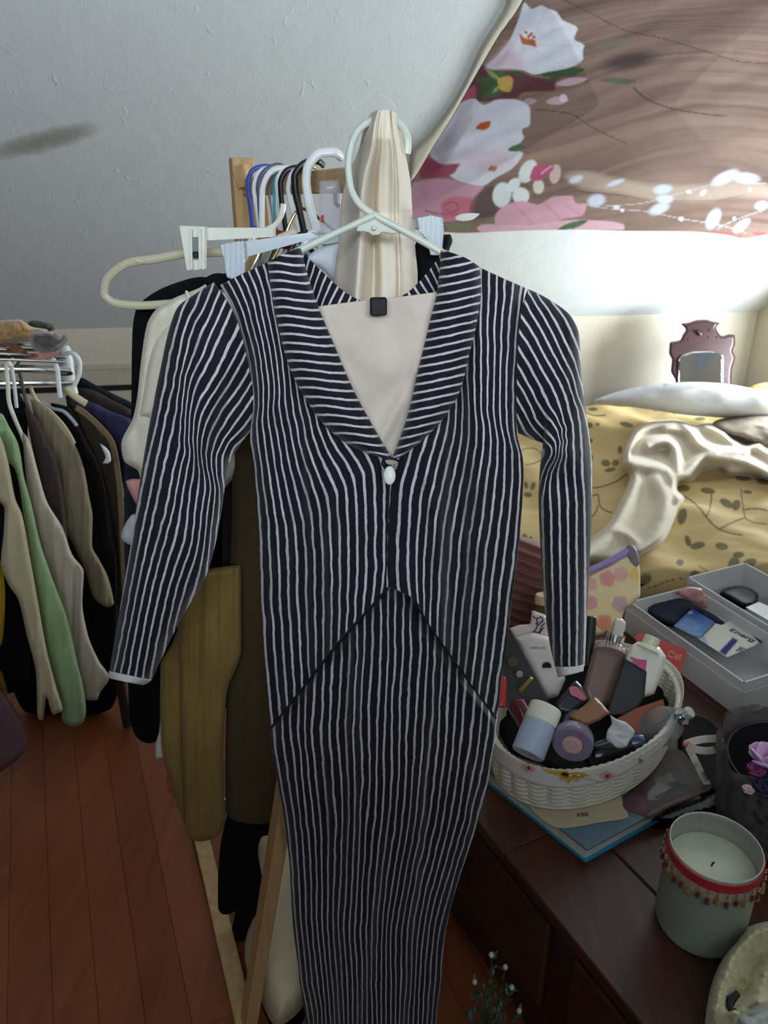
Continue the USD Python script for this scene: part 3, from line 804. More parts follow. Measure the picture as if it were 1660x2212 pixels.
rack = thing("clothes_rack", "pale pine A-frame clothes rack behind the striped dress", "clothes rack")
add("rail", beam(rail(-0.0), rail(RL + 0.0), 0.032, 0.026, [0, 0, 1]), M_PINE_D, rack)
near_l, near_r = np.array([*(R0 + RD * 0.04), 1.485]), np.array([*(R0 + RD * 0.04), 1.485])
foot_n = Wz(536, 2218, 0.01)
foot_f = foot_n + np.array([*(RD * 0.70), 0])
far_top = W(521, 341, 1.67)
side = np.array([*RN, 0.0])
add("leg", beam(near_l - np.array([0, 0, 0.0]), foot_n, 0.024, 0.036, side), M_PINE, rack)
add("leg", beam(near_r + side * 0.02, np.array([*(R0 + RD * 0.04 + RN * 0.1), 0.0]), 0.024, 0.036, side), M_PINE, rack)
add("leg", beam(far_top, np.array([far_top[0] - 0.004, far_top[1] + 0.01, 0.0]), 0.044, 0.03, side), M_PINE, rack)
add("leg", beam(rail(RL) + side * 0.02, np.array([*(R0 + RD * RL + RN * 0.10), 0.0]), 0.024, 0.04, side), M_PINE, rack)
low = lambda k: Wz(*((np.array([440, 1830]) * (1 - k) + np.array([534, 2230]) * k)), 0.012)
add("foot_rail", beam(low(1.02) + side * 0.0, low(-0.9), 0.036, 0.022, side), M_PINE, rack)
add("foot_rail", beam(np.array([*(R0 + RD * 0.04 + RN * 0.1), 0.02]), np.array([*(R0 + RD * RL + RN * 0.1), 0.02]), 0.026, 0.022, side), M_PINE, rack)
add("crosspiece", beam(far_top + side * 0.0 - [0, 0.02, 0.014], rail(RL) + [0, -0.02, 0.0], 0.03, 0.02, [0, 0, 1]), M_PINE, rack)
for k in (0.10, 0.135, 0.17, 0.21):
    pk = rail(k, 1.478)
    add("peg", tube([pk, pk - [0, 0, 0.012], pk - [-0.006, 0, 0.018]], 0.003, 8, 10), M_DARK, rack)

# ---- hangers on the rail, each seen by its hook
HP = {}
for nme, c, r in (("blue", (62, 84, 170), .3), ("white", (232, 234, 234), .35), ("slate", (92, 90, 120), .35), ("teal", (60, 150, 160), .3), ("black", (18, 18, 22), .3), ("cream", (222, 216, 196), .4), ("chrome", (200, 200, 200), .15), ("brass", (190, 170, 110), .2)):
    HP[nme] = plain(f"hanger_{nme}", c, r, 0.5, 1.0 if nme in ("chrome", "brass") else 0.0)


def rail_depth(px):
    r = (px - 830) / 1806.0
    k = (r * R0[1] - R0[0]) / (RD[0] - r * RD[1])
    return R0[1] + RD[1] * np.clip(k, 0.05, RL - 0.02)


HOOKS = [("blue", 0.0042, [(575, 359), (560, 361), (546, 368), (537, 388), (536, 410), (541, 445), (546, 490)], "blue plastic hanger hook, farthest along the pine rail"),
         ("white", 0.0038, [(592, 361), (574, 364), (560, 372), (551, 392), (549, 412), (554, 450), (560, 494)], "white plastic hanger hook between the blue hook and the slate one"),
         ("slate", 0.0042, [(600, 357), (583, 362), (570, 372), (561, 390), (559, 402), (561, 440), (566, 494)], "slate-purple plastic hanger hook near the far end of the pine rail"),
         ("white", 0.0050, [(618, 363), (600, 364), (584, 373), (572, 392), (567, 412), (566, 445), (566, 498)], "white plastic hanger hook just right of the slate one on the rail"),
         ("chrome", 0.0022, [(606, 372), (592, 376), (583, 392), (580, 410), (584, 432), (590, 470), (590, 500)], "thin chrome hanger hook beside the teal one on the rail"),
         ("teal", 0.0026, [(612, 370), (602, 373), (595, 386), (592, 402), (593, 445), (596, 480), (598, 508)], "slim teal hanger hook on the pine rail"),
         ("white", 0.0040, [(624, 366), (612, 370), (602, 382), (599, 402), (602, 430), (610, 462), (614, 508)], "white hanger hook between the teal one and the first black one"),
         ("black", 0.0044, [(642, 362), (624, 366), (612, 378), (606, 398), (609, 440), (614, 470), (619, 506)], "black plastic hanger hook, the one farther along the rail"),
         ("white", 0.0040, [(650, 364), (638, 368), (628, 382), (623, 410), (628, 440), (636, 468), (641, 506)], "white hanger hook between the two black hooks"),
         ("brass", 0.0024, [(668, 360), (658, 364), (649, 378), (645, 400), (648, 425), (652, 450)], "small brass hanger hook behind the nearer black one"),
         ("black", 0.0050, [(678, 347), (660, 352), (646, 363), (636, 384), (638, 412), (646, 448), (657, 500)], "black plastic hanger hook, the one nearer the viewer"),
         ("white", 0.0066, [(716, 328), (694, 330), (676, 344), (664, 366), (662, 392), (666, 428), (674, 465), (684, 496)], "broad white plastic hanger hook, nearest on the rail")]
for nme, r, pts, lab in HOOKS:
    p = np.array(pts, float)
    Dk = rail_depth(p[:3, 0].max() + 6) - 0.004
    g = thing("coat_hanger", lab, "coat hanger", "hangers on the pine rail")
    hp = W(p[:, 0], p[:, 1], Dk)
    back = hp[0] + np.array([0.012, 0.02, -0.006])
    add("hook", tube(np.vstack([back[None], hp]), r, 10, 50, flat=0.8), HP[nme], g)
    nk = hp[-1]
    lft = nk - side * 0.12 + [0, 0, -0.19]
    rgt = nk + side * 0.17 + [0, 0, -0.13]
    add("shoulder_bar", tube([lft, nk - side * 0.035 + [0, 0, -0.05], nk, nk + side * 0.05 + [0, 0, -0.032], rgt], max(0.0026, r * 0.8), 8, 24), HP[nme], g)

# ---- clip hangers and the looped one
M_CLIPW = plain("ivory_clip_plastic", (226, 226, 214), 0.35)
M_FROST = plain("frosted_plastic", (222, 230, 236), 0.25, 0.6, trans=0.25)
M_FROSTBAR = plain("frosted_bar", (196, 204, 212), 0.4, 0.5, trans=0.15)
M_OLD = plain("aged_ivory_plastic", (198, 190, 164), 0.4)
clip = thing("clip_hanger", "ivory trouser hanger with a ridged clip, above the looped beige hanger", "clip hanger")
add("bar", hexa(W([435, 590, 590, 435], [492, 492, 512, 520], [1.10, 1.14, 1.14, 1.10]), (0.003, 0.008, 0)), M_CLIPW, clip)
add("clip", hexa(W([388, 442, 441, 404], [488, 490, 582, 584], 1.085), (0.0, 0.016, 0)), M_CLIPW, clip)
add("clip_jaw", hexa(W([411, 416, 418, 413], [494, 494, 580, 582], 1.083), (0, -0.004, 0)), M_CLIPW, clip)
add("clip_jaw", hexa(W([430, 435, 436, 431], [494, 494, 580, 580], 1.083), (0, -0.004, 0)), M_CLIPW, clip)
add("spring", hexa(W([416, 430, 431, 418], [512, 512, 560, 560], 1.0835), (0, -0.001, 0)), plain("clip_spring", (120, 130, 122), 0.4), clip)
add("pad", cbox((0.007, 0.004, 0.008), W(423, 550, 1.079), 0.002), M_BLACK, clip, label="dark pad in the clip")
add("neck", tube(W([575, 600, 612], [496, 480, 440], 1.15), 0.004, 8, 14), M_CLIPW, clip)
loop = thing("looped_hanger", "aged beige plastic hanger with a rounded looped end, left of the ivory clip", "coat hanger")
lp = np.array([(640, 500), (560, 530), (470, 545), (400, 548), (330, 560), (285, 566), (250, 584), (228, 612), (226, 636), (250, 655), (300, 660), (370, 656), (470, 640)], float)
add("frame", tube(W(lp[:, 0], lp[:, 1], 1.16), 0.0062, 12, 90, flat=0.8), M_OLD, loop)
add("notch", tube(W([292, 306, 318], [560, 566, 560], 1.157), 0.003, 8, 8), M_OLD, loop)
frost = thing("clip_hanger", "frosted clear clip hanger behind the dress's shoulders", "clip hanger")
add("bar", hexa(W([525, 672, 690, 530], [522, 502, 512, 556], [1.02, 1.03, 1.03, 1.02]), (0.002, 0.006, 0)), M_FROSTBAR, frost)
fl = outline([(474, 528), (500, 522), (530, 520), (532, 560), (530, 600), (510, 606), (490, 600), (482, 560)], 4, lambda x, y, e: W(x, y, 1.012 + 0.002 * np.sin(x * 0.55)), lambda x, y, e: W(x, y, 1.026), False)
add("clip", fl, M_FROST, frost)
add("bar", hexa(W([690, 915, 915, 690], [508, 470, 490, 530], [1.05, 1.06, 1.06, 1.05]), (0.002, 0.006, 0)), M_FROSTBAR, frost)
fr = outline([(900, 470), (930, 464), (958, 470), (960, 500), (955, 552), (930, 552), (924, 520), (905, 500)], 4, lambda x, y, e: W(x, y, 1.045 + 0.002 * np.sin(x * 0.6)), lambda x, y, e: W(x, y, 1.058), False)
add("clip", fr, M_FROST, frost)
whw = thing("white_camisole", "white thin top hanging behind the ivory garment under the frosted bar", "garment")
add("cloth", body([(664, 560), (700, 530), (735, 520), (745, 600), (740, 640), (700, 585)], 5, 1.07, 0.012, 30), cloth("thin_white", (222, 228, 236), 0.03), whw)
red = thing("red_blouse", "deep red garment showing between the hanger hooks", "garment")
add("cloth", body([(572, 502), (584, 486), (594, 478), (600, 495), (640, 505), (640, 540), (580, 530)], 4, 1.3, 0.012, 16), cloth("deep_red", (140, 44, 46), 0.1), red)
cl2 = thing("clear_garment_cover", "thin clear plastic cover hanging under the rail beside the broad white hook", "garment cover")
add("film", body([(690, 392), (730, 388), (738, 440), (736, 500), (705, 512), (690, 480)], 5, 1.10, 0.006, 20), glassy("clear_film", (236, 236, 240), 0.72, 0.15), cl2)
add("print", body([(694, 466), (700, 464), (700, 478), (694, 480)], 2, 1.09, 0.001, 4), plain("red_print", (200, 60, 60), 0.6), cl2)

# ---- garments on the rack
M_COAT = cloth("black_velvet", (16, 16, 19), 0.2, 40, 0.2, 0.95, 0.0)
M_CREAMC = cloth("cream_knit", (234, 226, 206), 0.05, 30, 0.35)
M_OLIVE = cloth("olive_twill", (146, 122, 70), 0.12, 18)
M_OLIVED = cloth("dark_olive", (84, 70, 48), 0.12, 18)
M_LEG = cloth("black_jersey", (14, 14, 18), 0.2, sheen=0.0)


def garment(name, label, pts, sp, D, mat, bulge=0.016, R=16, amp=0.013, fx=24, fy=240, seed=3, part="cloth", parent=None, back=0.015):
    g = parent or thing(name, label, "garment")
    add(part, body(pts, sp, D, bulge, R, back, folds=lambda x, y: 2 * amp * fb(x, y, fx, fy, seed) + amp * fb(x, y, fx * 0.45, fy * 0.8, seed + 3)), mat, g)
    return g


garment("black_coat", "black velvety coat at the back of the pine rack, longest on its left side", [(436, 598), (380, 611), (318, 642), (294, 668), (286, 720), (284, 850), (283, 1000), (282, 1200), (276, 1400), (279, 1540), (298, 1596), (322, 1606), (346, 1598), (400, 1560), (540, 1500), (565, 1200), (560, 800), (500, 620)], 9, lambda x, y: 1.22 + 0.0 * x, M_COAT, 0.02, 16, 0.014, seed=11)
card = garment("cream_cardigan", "cream knit cardigan with a folded sleeve, left of the dress's sleeve", [(470, 600), (430, 622), (372, 646), (334, 672), (318, 700), (306, 770), (296, 860), (288, 900), (262, 962), (268, 995), (300, 1020), (308, 1070), (400, 1100), (520, 1000), (540, 760), (530, 620)], 6, 1.10, M_CREAMC, 0.018, 16, 0.010, 40, 120, 5)
add("sleeve_fold", body([(470, 640), (420, 660), (372, 690), (340, 728), (322, 780), (310, 850), (300, 900), (350, 905), (420, 860), (500, 720)], 6, 1.085, 0.014, 22, 0.01), M_CREAMC, card)
add("seam", tube(W([402, 410, 416], [628, 645, 660], 1.066), 0.0018, 6, 8), M_CREAMC, card)
garment("pink_blouse", "small pink sleeve end peeping out below the cream cardigan", [(272, 1040), (290, 1034), (312, 1036), (330, 1060), (318, 1092), (298, 1090), (284, 1070)], 3, 1.12, cloth("salmon_pink", (222, 160, 152), 0.05), 0.012, 10, 0.004, 12, 20)
garment("white_tank", "white garment corner showing left of the dress's sleeve", [(262, 1160), (272, 1130), (290, 1110), (310, 1120), (300, 1180), (278, 1176)], 4, 1.14, cloth("cool_white", (206, 214, 222), 0.03), 0.01, 14)
garment("navy_dress", "navy dress hanging behind the cream cardigan", [(272, 990), (300, 1000), (420, 1000), (430, 1300), (330, 1330), (276, 1300), (268, 1120)], 9, 1.17, cloth("deep_navy", (30, 30, 44), 0.12), 0.02, 30)
garment("brown_dress", "long dark brown dress hanging behind the striped bodice", [(500, 620), (560, 600), (680, 600), (760, 700), (740, 1000), (700, 1400), (640, 1700), (560, 1650), (500, 1560), (480, 1200), (490, 900)], 10, 1.14, cloth("dark_brown", (48, 40, 34), 0.15), 0.02, 18, 0.014, seed=8)
oli = garment("olive_trousers", "olive green trousers hanging low on the rack beside the dress", [(384, 1330), (450, 1230), (520, 1220), (522, 1400), (490, 1500), (482, 1650), (486, 1770), (470, 1806), (432, 1818), (408, 1808), (398, 1700), (392, 1560), (388, 1440)], 6, 1.06, M_OLIVE, 0.018, 16, 0.016, 22, 300, 14)
add("trouser_leg", body([(400, 1320), (372, 1390), (347, 1440), (346, 1540), (350, 1620), (366, 1690), (385, 1745), (399, 1778), (404, 1700), (400, 1600), (398, 1480), (405, 1400)], 5, 1.085, 0.016, 14, 0.012, folds=lambda x, y: 0.02 * fb(x, y, 16, 260, 17)), M_OLIVE, oli)
garment("olive_skirt", "dark olive skirt right of the olive trousers", [(505, 960), (560, 930), (640, 930), (640, 1400), (640, 1780), (604, 1774), (560, 1780), (510, 1774), (488, 1752), (487, 1640), (494, 1400), (500, 1150)], 7, 1.09, M_OLIVED, 0.014, 16, 0.012, 30, 400, 19)
garment("black_leggings", "black leggings hanging below the dark olive skirt", [(498, 1750), (484, 1788), (476, 1830), (471, 1905), (471, 1960), (484, 1976), (498, 1974), (508, 1968), (505, 1988), (499, 2022), (514, 2040), (531, 2040), (550, 2026), (558, 1972), (567, 1905), (558, 1838), (566, 1808), (602, 1800), (604, 1760), (560, 1740)], 4, 1.13, M_LEG, 0.014, 14, 0.006)
garment("pale_blue_scarf", "sliver of pale blue cloth between the two olive garments", [(482, 1724), (492, 1726), (494, 1752), (488, 1780), (478, 1792), (478, 1750)], 3, 1.16, cloth("pale_blue", (196, 210, 228), 0.03), 0.008, 8)
garment("white_lace_blouse", "white ruffled hem beside the black coat, above the floor", [(348, 1548), (344, 1580), (336, 1612), (338, 1640), (350, 1638), (352, 1600), (362, 1560)], 3, 1.11, cloth("white_lace", (224, 224, 218), 0.04), 0.008, 6, 0.004, 10, 10)
garment("coral_blouse", "scrap of coral cloth left of the olive trousers near the floor", [(360, 1664), (366, 1662), (376, 1700), (374, 1718), (362, 1708)], 2, 1.12, cloth("coral", (214, 100, 78), 0.05), 0.006, 6)
blk = thing("black_shirt", "black collar and shoulder behind the dress's right shoulder, under the frosted clip", "garment")
add("cloth", body([(900, 520), (940, 508), (972, 506), (978, 520), (970, 545), (985, 600), (940, 680), (890, 640)], 5, 1.09, 0.02, 22), M_LEG, blk)
add("shoulder", body([(440, 606), (470, 590), (500, 596), (500, 620), (462, 626)], 4, 1.05, 0.01, 12), M_LEG, blk)

# pale cloth heaped on the floor inside the rack
M_SHEET = cloth("pale_sheet", (206, 192, 160), 0.06, 14)
add("pale_blanket", slab([(552, 1836), (590, 1790), (640, 1800), (690, 1860), (710, 1960), (700, 2060), (680, 2120), (650, 2180), (600, 2215), (556, 2140), (528, 2066), (540, 1940)], 9, 0.0, 0.10, 60, 0.002, 0.05, (50, 90), 23), M_SHEET, label="pale beige blanket heaped on the floor inside the rack", cat="blanket")
# ---------------------------------------------------------------- the other rail, at the left, with its clothes
M_STEEL = plain("rail_steel", (188, 192, 190), 0.25, 0.5, 1.0)
M_POST = plain("post_white", (214, 220, 216), 0.35)
LR = [W(-460, 800, 1.28), W(0, 797, 1.53), W(146, 800, 1.78)]
lrack = thing("garment_rail", "chrome and white garment rail crowded with clothes at the left edge", "garment rail")
add("rail", tube([LR[0], LR[1], LR[2]], 0.009, 12, 24), M_STEEL, lrack)
add("rail", tube([p + [0.0, 0.02, -0.035] for p in LR], 0.006, 10, 24), M_STEEL, lrack)
pt = W(145, 806, 1.80)
add("post", tube([np.array([pt[0], pt[1], 0.01]), pt + [0, 0, -0.05]], 0.013, 14, 8), plain("dark_post", (40, 38, 38), 0.4), lrack)
add("end_cap", lathe([(0, 0.066), (0.012, 0.066), (0.017, 0.06), (0.019, 0.03), (0.016, -0.02), (0.018, -0.05), (0, -0.05)], pt, (0, 0, 1), 20), M_POST, lrack, smooth=40)
p2 = LR[0] + np.array([0, 0, 0])
add("post", tube([np.array([p2[0], p2[1], 0.01]), p2], 0.013, 14, 8), M_POST, lrack)
add("tie", tube(W([128, 142, 156], [806, 808, 806], 1.776), 0.004, 8, 8), M_DARK, lrack, label="black strap round the white end cap")
shelf = [p + [0, 0.0, 0.035] for p in LR]
for o in (-0.08, -0.03, 0.02, 0.07):
    add("shelf_wire", tube([p + [o * 0.4, -o, 0.0] for p in shelf], 0.003, 8, 10), M_STEEL, lrack)


def lhook(name, mat, r, pts, D, lab):
    g = thing(name, lab, "coat hanger", "hangers on the left rail")
    p = np.array(pts, float)
    add("hook", tube(W(p[:, 0], p[:, 1], D), r, 10, 40), mat, g)
    return g


HP["clear"] = plain("hanger_clear", (196, 206, 212), 0.15, 0.6, trans=0.4)
HP["smoke"] = plain("hanger_smoke", (84, 86, 92), 0.2, 0.6, trans=0.2)
HP["woodp"] = plain("hanger_pale_wood", (206, 194, 156), 0.5)
lhook("coat_hanger", HP["cream"], 0.0042, [(22, 790), (17, 780), (14, 790), (17, 830), (20, 870), (32, 905), (48, 942), (60, 975)], 1.50, "cream plastic hanger, leftmost on the left rail")
lhook("coat_hanger", HP["white"], 0.0038, [(32, 784), (28, 776), (25, 784), (30, 825), (34, 862), (36, 880)], 1.55, "white plastic hanger hook right of the cream one on the left rail")
lhook("coat_hanger", HP["smoke"], 0.0036, [(44, 782), (41, 774), (38, 784), (46, 820), (52, 850), (70, 905), (90, 962)], 1.58, "smoky grey plastic hanger on the left rail")
lhook("coat_hanger", HP["woodp"], 0.0042, [(66, 836), (72, 852), (82, 868), (110, 890), (138, 920), (160, 958)], 1.64, "pale wooden hanger holding the tan blouse")
lhook("coat_hanger", HP["clear"], 0.0040, [(90, 868), (112, 882), (136, 888), (152, 902), (166, 920)], 1.66, "clear plastic hanger shoulder below the white hooks")
lhook("coat_hanger", HP["white"], 0.0052, [(102, 778), (108, 774), (117, 780), (124, 800), (127, 830), (130, 858)], 1.68, "white plastic hanger hook left of the white end cap")
lhook("coat_hanger", HP["white"], 0.0050, [(140, 768), (150, 762), (162, 766), (172, 782), (172, 804), (166, 822), (160, 834)], 1.75, "white hanger hook looping over the right of the white end cap")
lhook("coat_hanger", HP["woodp"], 0.0085, [(142, 838), (156, 852), (170, 862), (186, 872)], 1.74, "blunt pale wooden hanger end under the white end cap")
tip = thing("coat_hanger", "white crescent-shaped hanger tip poking from the brown jacket", "coat hanger", "hangers on the left rail")
add("tip", body([(216, 958), (228, 966), (238, 980), (240, 994), (232, 1002), (222, 1000), (228, 988), (222, 972)], 2, 1.62, 0.006, 6), HP["white"], tip)

lg = lambda name, lab, rgb, pts, D, **k: garment(name, lab, pts, k.pop("sp", 6), D, cloth(name + "_" + str(len(MATS)), rgb, 0.10, 25, sheen=0.0), k.pop("bulge", 0.016), k.pop("R", 10), k.pop("amp", 0.012), k.pop("fx", 16), k.pop("fy", 200), k.pop("seed", len(MATS)), **k)
lg("black_dress", "black dress filling the gap at the far left", (18, 18, 22), [(-60, 860), (0, 840), (40, 850), (60, 900), (60, 1100), (70, 1300), (60, 1480), (0, 1500), (-60, 1480)], 1.60)
lg("beige_shirt", "beige shirt with a hanging cuff, nearest at the left edge", (192, 178, 146), [(-60, 960), (-10, 930), (4, 950), (18, 1000), (34, 1080), (47, 1110), (64, 1200), (82, 1300), (101, 1405), (120, 1480), (135, 1533), (116, 1544), (101, 1506), (91, 1556), (83, 1554), (78, 1455), (58, 1372), (38, 1292), (18, 1262), (2, 1212), (8, 1150), (10, 1100), (-10, 1080), (-60, 1100)], 1.36, sp=5)
lg("green_shirt", "light green shirt with a rounded hem on the left rail", (152, 180, 134), [(-40, 900), (0, 892), (20, 922), (40, 962), (52, 1030), (68, 1090), (84, 1162), (108, 1236), (145, 1336), (168, 1435), (181, 1490), (186, 1536), (178, 1562), (158, 1569), (135, 1556), (130, 1512), (108, 1437), (76, 1270), (52, 1120), (30, 1010), (-20, 980)], 1.42, sp=5)
lg("grey_sweater", "pale grey-beige sweater with a flared sleeve, right of the green shirt", (184, 170, 154), [(48, 932), (60, 946), (68, 966), (81, 1014), (101, 1082), (135, 1140), (156, 1198), (181, 1236), (178, 1300), (189, 1368), (214, 1428), (236, 1464), (216, 1496), (208, 1513), (188, 1512), (176, 1480), (150, 1390), (110, 1270), (80, 1150), (58, 1050)], 1.48, sp=5)
lg("brown_sweater", "dark brown top between the grey sweater and the tan blouse", (62, 52, 46), [(52, 880), (78, 900), (100, 950), (120, 990), (140, 1100), (150, 1200), (190, 1400), (150, 1450), (110, 1200), (80, 1020)], 1.54)
lg("tan_blouse", "tan olive blouse with a pleated sleeve on the pale wooden hanger", (136, 124, 100), [(66, 862), (90, 872), (120, 898), (148, 938), (168, 974), (182, 1014), (192, 1070), (200, 1118), (199, 1176), (216, 1212), (233, 1246), (246, 1304), (234, 1312), (216, 1304), (201, 1288), (186, 1240), (160, 1180), (130, 1120), (110, 1000), (80, 930)], 1.60, sp=4, fx=9)
lg("black_skirt", "black skirt behind the tan blouse on the left rail", (20, 18, 20), [(110, 870), (150, 880), (180, 940), (216, 1010), (236, 1100), (256, 1250), (250, 1400), (230, 1440), (190, 1440), (150, 1200), (120, 1000)], 1.68)
lg("brown_jacket", "dark brown jacket with a tan edge on the left rail", (58, 48, 40), [(150, 868), (180, 880), (216, 922), (243, 958), (253, 1000), (262, 1065), (268, 1200), (274, 1330), (262, 1400), (240, 1400), (236, 1200), (220, 1050), (180, 950)], 1.72)
jp = np.array([(164, 880), (190, 898), (216, 922), (242, 956), (252, 1000), (260, 1070), (266, 1190), (270, 1300)], float)
add("edge_band", ribbon(W(curve(jp, 40)[:, 0], curve(jp, 40)[:, 1], 1.685), 0.012, 0.004, (1, 0, 0.3)), cloth("tan_edge", (132, 112, 84)), "brown_jacket", label="tan edge of the jacket")
lg("navy_sweater", "navy blue sweater at the right end of the left rail", (62, 60, 94), [(160, 878), (180, 866), (200, 870), (240, 888), (290, 912), (310, 1000), (300, 1100), (284, 1110), (264, 1040), (248, 970), (216, 920)], 1.80)
lg("maroon_jacket", "dark maroon-brown jacket shoulder above the navy sweater", (64, 52, 54), [(160, 846), (176, 838), (200, 842), (240, 862), (290, 890), (320, 930), (280, 915), (220, 890), (180, 880)], 1.88)
lg("teal_black_jacket", "near-black jacket shoulder at the far end of the left rail", (30, 36, 40), [(158, 830), (176, 816), (200, 828), (240, 848), (290, 874), (320, 910), (260, 890), (200, 860), (170, 850)], 1.94)
lg("yellow_cardigan", "mustard yellow garment at the very left edge", (176, 146, 40), [(-60, 1200), (-5, 1206), (6, 1230), (11, 1290), (8, 1360), (0, 1396), (-30, 1400), (-60, 1390)], 1.38)
lg("mauve_dress", "dusty mauve dress hem low at the left edge", (120, 92, 98), [(-80, 1500), (-20, 1480), (10, 1500), (40, 1545), (58, 1590), (54, 1620), (20, 1655), (-30, 1680), (-80, 1680)], 1.40)
lg("ochre_dress", "ochre brown dress behind the mauve hem at the left edge", (128, 92, 40), [(-80, 1420), (-10, 1436), (8, 1460), (18, 1520), (14, 1580), (-20, 1600), (-80, 1600)], 1.46)
lg("black_trousers", "black trousers hanging lowest among the clothes at the left", (16, 15, 18), [(30, 1250), (70, 1380), (90, 1480), (110, 1500), (130, 1500), (120, 1400), (140, 1330), (220, 1380), (250, 1400), (256, 1480), (240, 1530), (190, 1545), (60, 1540), (20, 1440)], 1.86)

# soft things heaped on the shelf above the rail
M_FURO = cloth("ginger_fur", (172, 134, 88), 0.35, 60, 0.9, 1.0, 0.4, 260)
M_FURD = cloth("grey_brown_fur", (92, 80, 74), 0.4, 70, 0.9, 1.0, 0.4, 260)


def fur(name, lab, cat, pts, D, mat, bulge, seed, R=26):
    add(name, body(pts, 3, D, bulge, R, 0.05, 0.03, (9, 7), seed), mat, label=lab, cat=cat)


fur("fur_hat", "ginger fur hat heaped above the left rail", "hat", [(-40, 700), (0, 692), (40, 690), (70, 706), (104, 714), (100, 730), (60, 740), (10, 752), (-40, 760)], 1.72, M_FURO, 0.05, 2)
fur("fur_stole", "grey-brown fur stole heaped above the left rail", "fur stole", [(62, 724), (90, 716), (116, 718), (128, 728), (140, 720), (146, 732), (136, 748), (130, 760), (96, 764), (70, 752)], 1.66, M_FURD, 0.05, 3)
fur("leopard_scarf", "mottled brown scarf under the ginger fur hat", "scarf", [(-30, 752), (10, 742), (30, 740), (46, 750), (60, 762), (40, 776), (0, 778), (-30, 776)], 1.62, cloth("mottled_brown", (116, 78, 50), 0.6, 120, 0.6), 0.03, 4)
fur("grey_beanie", "dark grey knitted hat at the top of the heap above the left rail", "hat", [(60, 698), (72, 692), (96, 696), (116, 704), (118, 712), (100, 716), (72, 712)], 1.78, cloth("dark_grey_knit", (70, 74, 66), 0.15), 0.04, 5, 14)
add("pink_ribbon", ribbon(W(curve(np.array([(-20, 780), (20, 772), (60, 770), (100, 768), (125, 760)], float), 40)[:, 0], curve(np.array([(-20, 780), (20, 772), (60, 770), (100, 768), (125, 760)], float), 40)[:, 1], 1.64), 0.012, 0.003, (0, 0.3, 1)), cloth("dusty_pink", (186, 128, 124)), label="dusty pink ribbon lying along the left rail", cat="ribbon")
# ---------------------------------------------------------------- tapestry on the sloping ceiling
def project(v):
    d = np.asarray(v, float) - [0, 0, EYE]
    z = d[..., 1] * math.cos(TILT) - d[..., 2] * math.sin(TILT)
    return 830 + FPX * d[..., 0] / z, 1106 - FPX * (d[..., 1] * math.sin(TILT) + d[..., 2] * math.cos(TILT)) / z


